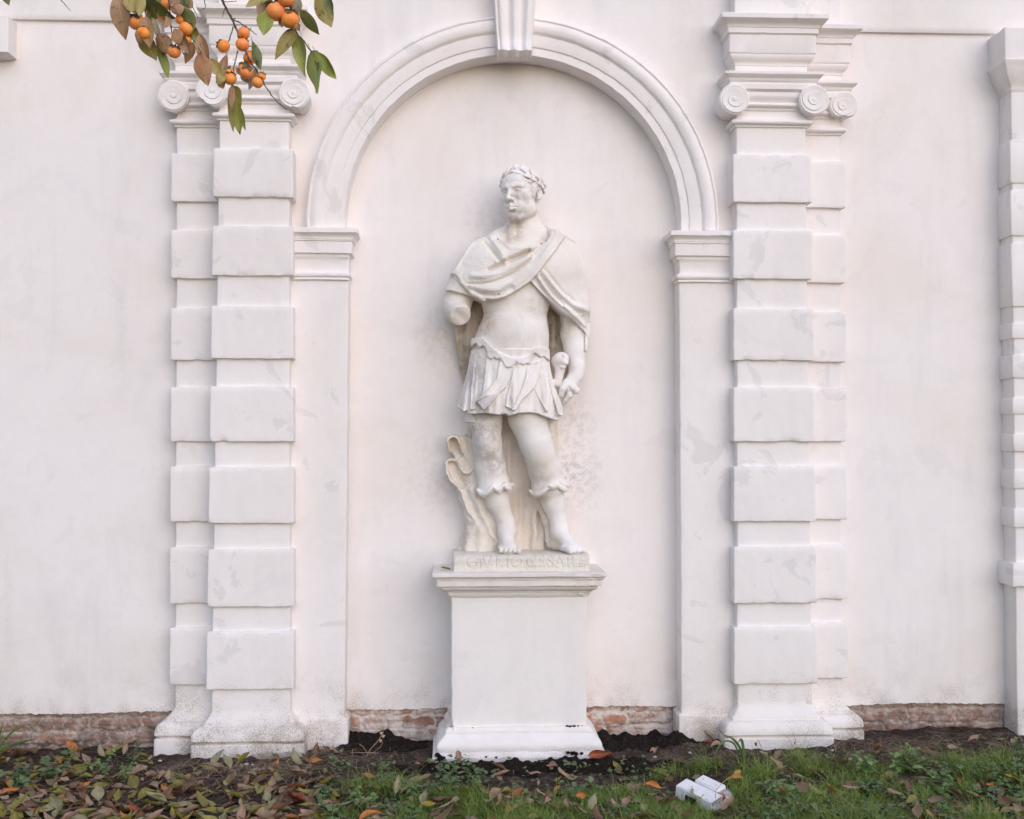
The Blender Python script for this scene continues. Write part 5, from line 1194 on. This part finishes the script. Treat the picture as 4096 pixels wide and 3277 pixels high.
# ground ivy threaded through the grass
gv_, gf_, o2 = [], [], 0; nl = []
while len(nl) < 2600:
    u, v = gr_.uniform(1250, 4300), gr_.uniform(3070, 3330)
    if 1950 < u < 3050 and gr_.uniform() < .8: continue
    if 2680 < u < 2940: continue
    q = G(u, v)
    if wob([[q[0], q[1], 0]], 5, 5)[0] < -.12: continue
    l_ = gr_.uniform(.014, .030); V_, f_ = toothed(l_, l_*gr_.uniform(.7, 1.1), 5, teeth=.10)
    E = np.array(Matrix.Rotation(gr_.uniform(0, 6.28), 3, 'Z') @ Matrix.Rotation(gr_.uniform(-.7, .4), 3, 'Y') @ Matrix.Rotation(gr_.normal(0, .4), 3, 'X'))
    gv_.append(V_@E.T+np.array([q[0], q[1], float(gh(q[0], q[1]))+gr_.uniform(.012, .06)])); gf_ += [tuple(i+o2 for i in q_) for q_ in f_]; o2 += len(V_); nl.append(len(V_))
o = obj('ground_ivy', np.vstack(gv_), gf_, M['ivy'], smooth=40, kind='stuff', label='small-leaved ground ivy threaded through the grass')
o.data.attributes.new('rnd', 'FLOAT', 'POINT').data.foreach_set('value', np.repeat(gr_.uniform(0, 1, len(nl)), nl).astype(np.float32))
# strap-leaved plant before the right-hand pilaster, and grassy blades at the left edge
def strapplant(u, v, blades, label, wd=.011):
    q = G(u, v); c_ = np.array([q[0], q[1], float(gh(q[0], q[1]))]); root = empty('strap_leaf_plant', c_, label=label, cat='plant')
    for pts, ww in blades:
        P_ = smoothpath([np.array(W(a_, b_, c_[1]+dy)) for a_, b_, dy in pts], 6); V = []; n_ = len(P_)
        for i, p_ in enumerate(P_):
            tg = P_[min(i+1, n_-1)]-P_[max(i-1, 0)]; s_ = np.cross(tg, (0, -1, .25)); s_ /= np.linalg.norm(s_); h_ = ww/2*min(1, (1-i/(n_-1))*3.0+.06); nn = np.cross(s_, tg); nn /= np.linalg.norm(nn)
            V += [p_-s_*h_, p_+nn*h_*.35, p_+s_*h_]
        f_ = [(3*i+k, 3*i+k+1, 3*i+4+k, 3*i+3+k) for i in range(n_-1) for k in (0, 1)]
        o = obj('blade', V, f_, M['strap'], root, smooth=180); a = o.data.attributes.new('rnd', 'FLOAT', 'POINT'); a.data.foreach_set('value', np.full(len(V), lr.uniform(0, 1), np.float32))
strapplant(2972, 3085, [([(2972, 3085, 0), (2968, 3030, 0), (2958, 2990, .0), (2930, 2955, -.01), (2890, 2937, -.02)], .013), ([(2966, 3085, .01), (2955, 3020, .01), (2935, 2975, .0), (2900, 2965, -.02), (2870, 2995, -.03), (2856, 3030, -.04)], .009),
    ([(2978, 3085, -.01), (2976, 3030, -.01), (2972, 2985, -.01), (2964, 2958, -.015), (2950, 2975, -.02)], .014)], 'long strap-leaved green plant standing before the left end of the right pilaster plinth')
strapplant(-12, 3010, [([(-12, 3010, 0), (20, 2960, 0), (60, 2920, -.02), (100, 2906, -.04)], .012), ([(-14, 3012, 0), (40, 2985, 0), (100, 2965, -.03), (150, 2957, -.05)], .012), ([(-16, 3012, 0), (-4, 2950, 0), (14, 2885, -.01)], .010), ([(-16, 3000, 0), (5, 2955, -.02), (28, 2975, -.05)], .008)], 'arching grassy leaves at the left edge against the brick foot')
# dry stalk in front of the left soil heap
q = G(1480, 3030); root = empty('dry_stalk', (q[0], q[1], float(gh(q[0], q[1]))), label='dead branching stalk with dried seed heads before the soil heap left of the pedestal', cat='dry stalk')
mb = MB(); P0 = [W(1462, 3035, q[1]), W(1480, 3000, q[1]), W(1505, 2972, q[1]), W(1525, 2945, q[1]), W(1535, 2925, q[1])]; mb.tube(smoothpath(P0, 4), .0016, 5)
for pts in ([(1505, 3010), (1470, 3010), (1400, 3012)], [(1470, 3012), (1450, 2985), (1438, 2978)], [(1495, 3010), (1520, 2990), (1532, 2968)], [(1468, 3012), (1515, 3014)]): mb.tube([W(a_, b_, q[1]) for a_, b_ in pts], .0012, 4)
obj('stem', mb.v, mb.f, M['straw'], root)
for a_, b_ in ((1522, 2964), (1525, 2934), (1533, 2946)):
    c_ = W(a_, b_, q[1]); obj('seed_head', pv*(1+.3*wob(pv, 4, 2))[:, None]*.008+c_, pf, M['straw'], root, smooth=180, loc=c_)
q = G(3085, 3055); root = empty('dry_stalk', (q[0], q[1], float(gh(q[0], q[1]))), label='dead stalks with a shrivelled brown leaf before the right pilaster plinth', cat='dry stalk'); mb = MB(); yq = q[1]
for pts in ([(3060, 3060), (3050, 3000), (3030, 2958)], [(3075, 3055), (3050, 3000), (3035, 2962)], [(3075, 3060), (3100, 3020), (3098, 2992)], [(3165, 3055), (3178, 3000), (3183, 2955)], [(3160, 3050), (3168, 3010), (3166, 2975)], [(2955, 3040), (2930, 3010), (2915, 2998)]): mb.tube([W(a_, b_, yq) for a_, b_ in pts], .0013, 4)
obj('stem', mb.v, mb.f, M['straw'], root)
for a_, b_, s_ in ((3026, 2975, 11), (3098, 3005, 18), (3180, 2972, 6)):
    c_ = W(a_, b_, yq); V_, f_, u_ = leafgeo(px(s_*2.6, yq), px(s_*1.5, yq), 1.5, 1.6, 1, seed=s_, stalk=False); V_ = V_-V_.mean(0); V_ = V_[:, [1, 2, 0]]; obj('dead_leaf', V_+c_, f_, LM['brown'], root, smooth=180, loc=c_)

# ------------------------------------------------------------------ grey plastic boxes (garden floodlight lying on its face)
gm, t, b = newmat('grey_plastic', .55, .35); p = pos(t); c = mix(t, ramp(t, noise(t, p, 40, 5, .6), .4, .7, 0, .35), (.80, .80, .82), (.62, .61, .60)); t.links.new(c, b.inputs['Base Color']); bump(t, b, noise(t, p, 260, 3), .0006, .5)
dk, t, b = newmat('dark_recess', .8); b.inputs['Base Color'].default_value = (.02, .02, .022, 1); og, t, b = newmat('orange_cable_rubber', .5); b.inputs['Base Color'].default_value = (.55, .16, .07, 1)
cl_, t, b = newmat('clear_plastic', .12, .5); b.inputs['Base Color'].default_value = (.82, .84, .86, 1); b.inputs['Transmission Weight'].default_value = .75
hz_ = .060
def onplane(u, v, p0, n): d = ray(u, v); return CAM+d*(((p0-CAM)@n)/(d@n))
FC = [(2702, 3141), (2746, 3112), (2890, 3181), (2846, 3211)]; RC = [(2777, 3121), (2809, 3097), (2904, 3142), (2873, 3167)]
p00 = G(2795, 3165, .072); best = None
for a_ in np.linspace(0, 60, 121):                                          # the boxes lie tilted: find the slope that squares their corners
    n = np.array([0, -math.sin(R(a_)), math.cos(R(a_))]); q4 = [onplane(*c_, p00, n) for c_ in FC]; e1, e2 = q4[3]-q4[0], q4[1]-q4[0]; k_ = abs(e1@e2)/np.linalg.norm(e1)/np.linalg.norm(e2)
    if best is None or k_ < best[0]: best = (k_, n)
bn = best[1]; lamp = empty('plastic_box', (p00[0], p00[1], 0), label='pair of pale grey plastic cable boxes lying tilted in the grass before the right pilaster', cat='plastic box')
def frame(cs): q4 = [onplane(*c_, p00, bn) for c_ in cs]; ex = q4[3]-q4[0]; L_ = np.linalg.norm(ex); ex /= L_; ey = np.cross(bn, ex); ey = ey if ey@(q4[1]-q4[0]) > 0 else -ey; return q4[0], ex, ey, L_, ey@(q4[1]-q4[0])
bo, ex_, ey_, Lx, Ly = frame(FC); fr2 = frame(RC)
def obox(name, x0, x1, y0, y1, z0, z1, m, bev=.006, par=None, open_end=False, fr=None):
    o0, e1, e2 = fr[:3] if fr else (bo, ex_, ey_); bm = bmesh.new(); bmesh.ops.create_cube(bm, size=1)
    for v_ in bm.verts: v_.co = Vector((x0 if v_.co.x < 0 else x1, y0 if v_.co.y < 0 else y1, z0 if v_.co.z < 0 else z1))
    if open_end:
        fe = max(bm.faces, key=lambda f_: f_.calc_center_median().x); bmesh.ops.inset_region(bm, faces=[fe], thickness=.005)
        r2 = bmesh.ops.extrude_face_region(bm, geom=[fe]); vs_ = [g for g in r2['geom'] if isinstance(g, bmesh.types.BMVert)]; bmesh.ops.translate(bm, verts=vs_, vec=(-(x1-x0)*.8, 0, 0)); bmesh.ops.delete(bm, geom=[fe], context='FACES_ONLY')
    if bev: bmesh.ops.bevel(bm, geom=[e for e in bm.edges if e.calc_length() > .02 and (not open_end or e.calc_face_angle(0) > 1.2)], offset=bev, segments=3, affect='EDGES')
    V_ = np.array([v_.co for v_ in bm.verts]); f_ = [tuple(v_.index for v_ in q_.verts) for q_ in bm.faces]; bm.free()
    return obj(name, o0+V_[:, :1]*e1+V_[:, 1:2]*e2+V_[:, 2:]*bn, f_, m, par or lamp, smooth=40)
fb = obox('front_box', 0, Lx, 0, Ly, -.062, 0, gm, .004, open_end=True)
rb_ = obox('rear_box', 0, fr2[3], 0, fr2[4], -.058, .004, gm, .007, fr=fr2); obox('link_plate', Lx*.25, Lx*.9, Ly-.004, Ly+.03, -.052, -.026, gm, .002)
obox('recess', Lx*.28, Lx*.62, -.0012, .004, -.058, -.022, dk, .0012, fb); obox('rib', Lx*.255, Lx*.28, -.004, .004, -.060, -.004, gm, .0015, fb)
def disc(u, v, par, h):
    c_ = onplane(u, v, p00+bn*h, bn); V_ = [c_+ex_*.0030*math.cos(a_)+ey_*.0030*math.sin(a_) for a_ in np.linspace(0, 6.28, 13)[:-1]]; obj('screw_hole', V_, [tuple(range(12))], dk, par)
disc(2768, 3147, fb, .0012); disc(2813, 3117, rb_, .0052); disc(2864, 3141, rb_, .0052)
def bp(x, y, z): return bo+ex_*x+ey_*y+bn*z
mb = MB(); mb.tube(smoothpath([bp(Lx-.03, Ly+.006, -.008), bp(Lx+.004, Ly+.010, -.004), bp(Lx+.018, Ly+.004, -.020), bp(Lx+.018, Ly-.006, -.05)], 5), .0045, 8); obj('cable', mb.v, mb.f, og, lamp, smooth=180)
V_ = []; f_ = []
for i, a_ in enumerate(np.linspace(-.2, 2.2, 12)):
    for s_ in (0, 1): V_.append(bp(Lx-.012+.030*math.sin(a_), Ly*1.1+s_*Ly*.6, -.05+.042*(math.cos(a_)*.5+.5)))
for i in range(11): f_.append((2*i, 2*i+1, 2*i+3, 2*i+2))
o = obj('clear_cover', V_, f_, cl_, lamp, smooth=180); sm_ = o.modifiers.new('thick', 'SOLIDIFY'); sm_.thickness = .003
q = bo+ex_*(Lx+.005)+ey_*(Ly*.3); root = empty('withered_sprig', (q[0], q[1], .0), label='thin withered sprig with a yellow leaf leaning over the grey plastic boxes', cat='sprig')
tp_ = W(2935, 3100, q[1]+.02); mb = MB(); mb.tube(smoothpath([q+(0, 0, .01), q+(.0, -.01, .05), (q+tp_)/2+(0, 0, .03), tp_], 5), .0014, 5); obj('stem', mb.v, mb.f, M['straw'], root)
for i, (du, dv_, a_) in enumerate(((0, 0, -30), (-8, -5, 150))):
    V_, f_, u_ = leafgeo(.04, .026, .5, .5, 0, seed=50+i, stalk=False); E = np.array(Matrix.Rotation(R(a_), 3, 'Y') @ Matrix.Rotation(R(60), 3, 'X')); obj('leaf', V_@E.T+tp_, f_, LM['yellow'], root, smooth=180, loc=tp_)
# ================================================================== PERSIMMON BRANCHES hanging in from above
bk, t, b = newmat('branch_bark', .9); p = pos(t); c = mix(t, ramp(t, noise(t, p, 90, 5, .7), .4, .6), (.055, .040, .032), (.13, .10, .085)); c = mix(t, ramp(t, noise(t, p, 160, 3), .60, .66), c, (.38, .34, .30)); t.links.new(c, b.inputs['Base Color']); bump(t, b, noise(t, p, 120, 5), .002, .9)
pm_, t, b = newmat('persimmon_skin', .42, .35); tc = nd(t, 'TexCoord').outputs['Object']; oi = nd(t, 'ObjectInfo').outputs['Random']
ad = nd(t, 'VectorMath', operation='ADD'); t.links.new(tc, ad.inputs[0]); cm = nd(t, 'CombineXYZ'); t.links.new(math2(t, 'MULTIPLY', oi, 9.0), cm.inputs[0]); t.links.new(cm.outputs[0], ad.inputs[1]); p = ad.outputs[0]
c = mix(t, ramp(t, noise(t, p, 28, 4, .6), .35, .65), (.97, .255, .035), (.98, .39, .08)); c = mix(t, ramp(t, oi, 0, 1, 0, .5), c, (.95, .36, .15))
c = mix(t, ramp(t, noise(t, p, 24, 6, .75, .6), .56, .66, 0, .6), c, (.30, .11, .03)); c = mix(t, ramp(t, noise(t, p, 240, 2), .66, .70, 0, .6), c, (.30, .11, .03))
t.links.new(c, b.inputs['Base Color']); b.inputs['Subsurface Weight'].default_value = .22; b.inputs['Subsurface Radius'].default_value = (.02, .008, .003); b.inputs['Subsurface Scale'].default_value = .3
pmr = pm_.copy(); pmr.name = 'persimmon_skin_blotched'
cxm = leafmat('calyx', (.20, .12, .06), (.12, .09, .045), (.06, .035, .02))
BL = {'dg': leafmat('branch_leaf_dark_green', (.12, .14, .04), (.17, .175, .055), (.018, .016, .010), .38), 'ol': leafmat('branch_leaf_olive', (.32, .285, .075), (.38, .285, .10), (.05, .035, .018), .42), 'br': leafmat('branch_leaf_brown', (.38, .225, .115), (.27, .165, .085), (.07, .045, .025), .45),
      'gr': leafmat('branch_leaf_green', (.33, .36, .075), (.25, .28, .07), (.05, .045, .02), .42), 'rb': leafmat('branch_leaf_red_brown', (.44, .20, .11), (.38, .225, .10), (.09, .05, .03), .45), 'ye': leafmat('branch_leaf_yellow', (.30, .20, .025), (.17, .14, .03), (.05, .035, .02), .42), 'tg': leafmat('branch_leaf_grey', (.41, .38, .26), (.32, .28, .175), (.07, .055, .035), .5)}
def C(x, y): return 400+x*.4638, y*.4638
def branch(label, ybase, twigs, leaves, fruits, seed):
    r = np.random.default_rng(seed); u0, v0 = C(*twigs[0][0][0]); o0 = W(u0, v0, ybase)
    root = empty('persimmon_branch', o0, label=label, cat='fruit branch'); mb = MB()
    for pts, ra, rb2 in twigs:
        P_ = smoothpath([W(*C(a[0], a[1]), ybase+(a[2] if len(a) > 2 else 0)) for a in pts], 4); P_ = P_+.0014*np.stack([wob(P_, 60, 1), wob(P_, 60, 2), wob(P_, 60, 3)], -1)
        rr = [px((ra+(rb2-ra)*i/(len(P_)-1))*.4638, ybase)*(1+.25*(i % 4 == 0)) for i in range(len(P_))]; mb.tube(P_, rr, 7)
    o = obj('twig', mb.v, mb.f, bk, root, smooth=60)
    for i, (a, b_, wd, kd) in enumerate(leaves):
        dy = r.uniform(-.05, .05); A = W(*C(*a), ybase+dy); B_ = W(*C(*b_), ybase+dy+r.uniform(-.03, .03)); L = np.linalg.norm(B_-A); wm = px(wd*.4638, ybase)
        face = abs(r.normal(0, .32)); wm = 1.12*wm/max(.55, math.cos(face))
        cu = r.uniform(-.7, .7); V_, f_, uv = leafgeo(L*1.03, wm, cu, r.uniform(.15, .85)*r.choice([-1, 1]), r.uniform(-.5, .5), 15, 9, seed=seed*50+i, wave=r.uniform(.02, .07))
        ch = V_[14*9+4]-V_[4]; V_ = V_-V_[4]; xd = (B_-A)/L; tow = CAM-A; tow /= np.linalg.norm(tow); zd = tow-xd*(tow@xd); zd /= np.linalg.norm(zd); yd = np.cross(zd, xd); ca, sa = math.cos(face*r.choice([-1, 1])), math.sin(face)
        yd, zd = yd*ca+zd*sa, zd*ca-yd*sa
        # chord of the curled leaf onto the drawn direction
        an = math.atan2(ch[2], ch[0]); cr_, sr_ = math.cos(-an), math.sin(-an); x2 = V_[:, 0]*cr_-V_[:, 2]*sr_; z2 = V_[:, 0]*sr_+V_[:, 2]*cr_
        k = L/np.hypot(ch[0], ch[2]); Vw = A+(x2*k)[:, None]*xd+V_[:, 1:2]*yd+z2[:, None]*zd
        me_o = obj('leaf', Vw, f_, BL[kd], root, smooth=180, loc=A)
        l = me_o.data.uv_layers.new(name='UVMap'); li = np.empty(len(me_o.data.loops), np.int32); me_o.data.loops.foreach_get('vertex_index', li); l.data.foreach_set('uv', np.array(uv)[li].astype(np.float32).ravel())
    for i, (cx_, cy2, rad, ang) in enumerate(fruits):
        dy = r.uniform(-.03, .03); c_ = W(*C(cx_, cy2), ybase+dy); rm = px(rad*.4638, ybase); th = np.linspace(0, math.pi, 22); ph = np.linspace(0, 2*math.pi, 37)[:-1]; TH, PH = np.meshgrid(th, ph, indexing='ij')
        lob = 1+.018*np.cos(4*PH)*np.sin(TH)**1.5; rr = rm*lob; X_ = rr*np.sin(TH)*np.cos(PH); Y_ = rr*np.sin(TH)*np.sin(PH); Z_ = rm*.93*np.cos(TH); Z_ -= .10*rm*np.exp(-(np.sin(TH)/.25)**2)*np.sign(np.cos(TH))*(np.abs(np.cos(TH)) > .3)
        V_ = np.stack([X_, Y_, Z_], -1).reshape(-1, 3); na = len(ph); f_ = [(q*na+j, (q+1)*na+j, (q+1)*na+(j+1) % na, q*na+(j+1) % na) for q in range(21) for j in range(na)]
        E = np.array(Matrix.Rotation(R(ang), 3, 'Y') @ Matrix.Rotation(r.uniform(-.5, .7), 3, 'X') @ Matrix.Rotation(r.uniform(0, 6), 3, 'Z'))
        fo = obj('persimmon', V_@E.T+c_, f_, pm_, root, smooth=180, loc=c_)
        cv, cf = [], []
        for k in range(4):
            gv, gf, _ = leafgeo(rm*.95, rm*.85, .9, .5, 0, 7, 5, seed=i+k, stalk=False, wave=.05); gv = gv+np.array([.05*rm, 0, .01*rm]); Ek = np.array(Matrix.Rotation(k*1.57+.4, 3, 'Z')); o2 = len(cv); cv += list(gv@Ek.T+np.array([0, 0, rm*.90])); cf += [tuple(q+o2 for q in g_) for g_ in gf]
        mb2 = MB(); mb2.tube([(0, 0, rm*.8), (0, 0, rm*1.12), (.05*rm, 0, rm*1.35)], [rm*.10, rm*.08, rm*.07], 6); o2 = len(cv); cv += [np.array(q) for q in mb2.v]; cf += [tuple(q+o2 for q in g_) for g_ in mb2.f]
        obj('calyx', np.array(cv)@E.T+c_, cf, cxm, fo, smooth=180, loc=c_)
branch('persimmon branch at far left, dense with brown and olive leaves and six orange fruits', -2.0,
  [([(365, -90), (370, 0), (390, 100), (400, 160)], 7, 4), ([(370, 20), (330, 70), (312, 130)], 4, 3), ([(560, -80), (600, 40), (612, 225), (640, 340), (682, 400), (725, 472)], 6, 4), ([(612, 232), (650, 238), (700, 245)], 4, 3), ([(720, -80), (730, 100), (780, 300), (830, 390), (862, 440), (900, 520)], 6, 3), ([(795, 55), (820, 100), (838, 150)], 4, 2), ([(895, -40), (908, 40), (900, 68), (874, 80)], 4, 2), ([(815, 110), (800, 118)], 3, 2), ([(590, -90), (588, -10)], 4, 4), ([(365, -95), (560, -85), (720, -85), (895, -60)], 8, 8), ([(395, 150), (385, 230)], 3, 3), ([(690, 130), (745, 200)], 3, 3)],
  [((150, -60), (222, 345), 150, 'br'), ((235, -80), (305, 125), 120, 'ol'), ((350, -70), (335, 140), 90, 'ol'), ((200, -70), (250, 160), 90, 'ol'), ((375, 0), (655, 160), 125, 'dg'), ((400, 60), (440, 180), 55, 'dg'), ((398, 135), (430, 415), 100, 'br'), ((440, 110), (532, 390), 50, 'tg'), ((375, 330), (487, 528), 135, 'ye'), ((490, 375), (590, 678), 80, 'gr'), ((500, 290), (612, 472), 135, 'br'),
   ((575, 140), (555, 248), 90, 'br'), ((650, 30), (690, 140), 110, 'br'), ((720, -30), (792, 75), 90, 'br'), ((705, 50), (805, 262), 120, 'dg'), ((790, 225), (835, 378), 80, 'gr'), ((680, 285), (775, 467), 95, 'br'), ((805, 365), (735, 552), 75, 'br'), ((855, 295), (945, 612), 105, 'br'), ((850, 455), (930, 742), 135, 'rb'), ((950, 505), (1062, 695), 85, 'ol'), ((325, 260), (345, 415), 55, 'rb'), ((690, -60), (650, 110), 100, 'br'), ((540, -60), (480, 60), 90, 'dg'), ((640, 250), (690, 380), 100, 'rb'), ((610, -80), (540, 40), 90, 'ol'), ((500, 130), (560, 190), 60, 'rb'), ((740, -60), (700, 100), 80, 'dg'), ((670, -50), (610, 60), 80, 'br')],
  [(585, 30, 62, 10), (318, 192, 72, -10), (378, 290, 60, 20), (690, 172, 40, 0), (738, 250, 60, 30), (742, 345, 46, 10), (640, 450, 58, 15)], 1)
branch('slender central persimmon branch with nine small orange fruits and a bare drooping tip', -1.7,
  [([(1040, -90), (1055, 0), (1125, 140), (1170, 235), (1200, 335)], 11, 8), ([(1200, 335), (1255, 440), (1310, 555), (1350, 600), (1405, 710), (1480, 820), (1550, 900), (1615, 948)], 8, 3.5), ([(1135, 160), (1190, 190), (1250, 225), (1300, 265), (1355, 302)], 6, 3), ([(1148, 230), (1115, 340), (1090, 420), (1085, 470)], 5, 3.5), ([(1187, 435), (1165, 540), (1150, 600)], 5.5, 4), ([(1075, 75), (1065, 110), (1053, 150)], 3.5, 2), ([(1065, 15), (1120, 18), (1178, 12)], 3.5, 2.5), ([(1270, 395), (1300, 400), (1325, 408)], 4, 3), ([(1140, 735), (1125, 840), (1130, 905)], 4, 3), ([(1150, 600), (1160, 680), (1142, 740)], 4, 3), ([(1165, 515), (1142, 520)], 3, 2), ([(1150, 160), (1168, 158)], 5, 3), ([(1190, 300), (1235, 330)], 4, 3), ([(1280, 260), (1305, 245)], 4, 3)],
  [((1095, 470), (1000, 722), 78, 'br'), ((1035, 680), (1060, 768), 65, 'rb'), ((1148, 738), (1212, 938), 100, 'ol'), ((1140, 745), (1150, 1142), 62, 'ol'), ((1165, 860), (1210, 1167), 88, 'gr'), ((1172, 870), (1256, 1127), 62, 'gr'), ((1310, 352), (1385, 602), 82, 'dg'), ((1350, 590), (1283, 778), 62, 'tg'), ((1175, 585), (1230, 655), 40, 'br'), ((1215, 640), (1290, 718), 55, 'tg'), ((1085, 660), (1010, 730), 40, 'ol'), ((1130, 745), (1135, 960), 50, 'br')],
  [(1240, 287, 54, 10), (1065, 400, 57, -60), (1228, 387, 60, 15), (1292, 503, 58, 20), (1105, 632, 54, -20), (1122, 682, 57, 10), (1240, 590, 52, 10), (1263, 622, 60, 25), (1358, 713, 50, 40), (1392, 662, 38, 20)], 2)
branch('nearest persimmon branch with three large orange fruits and broad green leaves', -2.8,
  [([(1500, -110), (1560, -60), (1640, 60), (1690, 270), (1740, 330), (1815, 435), (1840, 438), (1882, 442)], 8, 3.5), ([(1560, -60), (1530, 20)], 5, 4), ([(1640, 60), (1650, 100)], 5, 4), ([(1560, -60), (1750, -70), (1890, -60), (1980, -40)], 7, 4), ([(1500, -100), (1420, -50)], 5, 4), ([(1690, 270), (1688, 320)], 4, 3)],
  [((1390, -25), (1255, 62), 72, 'ol'), ((1450, -50), (1365, 136), 112, 'br'), ((1430, 100), (1410, 307), 128, 'gr'), ((1700, -30), (1690, 132), 95, 'tg'), ((1725, 85), (1892, 302), 95, 'dg'), ((1690, 250), (1508, 522), 115, 'ol'), ((1695, 300), (1770, 665), 122, 'gr'), ((1815, 437), (1868, 808), 135, 'gr'), ((1862, 442), (2035, 683), 112, 'gr'), ((1870, -50), (1995, 238), 140, 'ol'), ((1965, -30), (2010, 132), 80, 'dg'), ((1550, 130), (1575, 238), 60, 'ol'), ((1480, -60), (1400, 30), 70, 'gr'), ((1700, 200), (1720, 270), 50, 'br')],
  [(1517, 100, 86, -20), (1608, -5, 74, 0), (1640, 167, 84, 10)], 3)
# twig tips at the far left top corner
branch('bare persimmon twig tip hanging in at the top left', -2.0, [([(-345, -60), (-335, 0), (-300, 40), (-250, 92)], 5, 2)], [((-420, -120), (-335, -20), 50, 'dg')], [], 4)
branch('tip of a dark persimmon leaf at the top left corner', -2.0, [([(-840, -150), (-835, -60)], 4, 3)], [((-835, -80), (-785, 48), 70, 'dg')], [], 5)
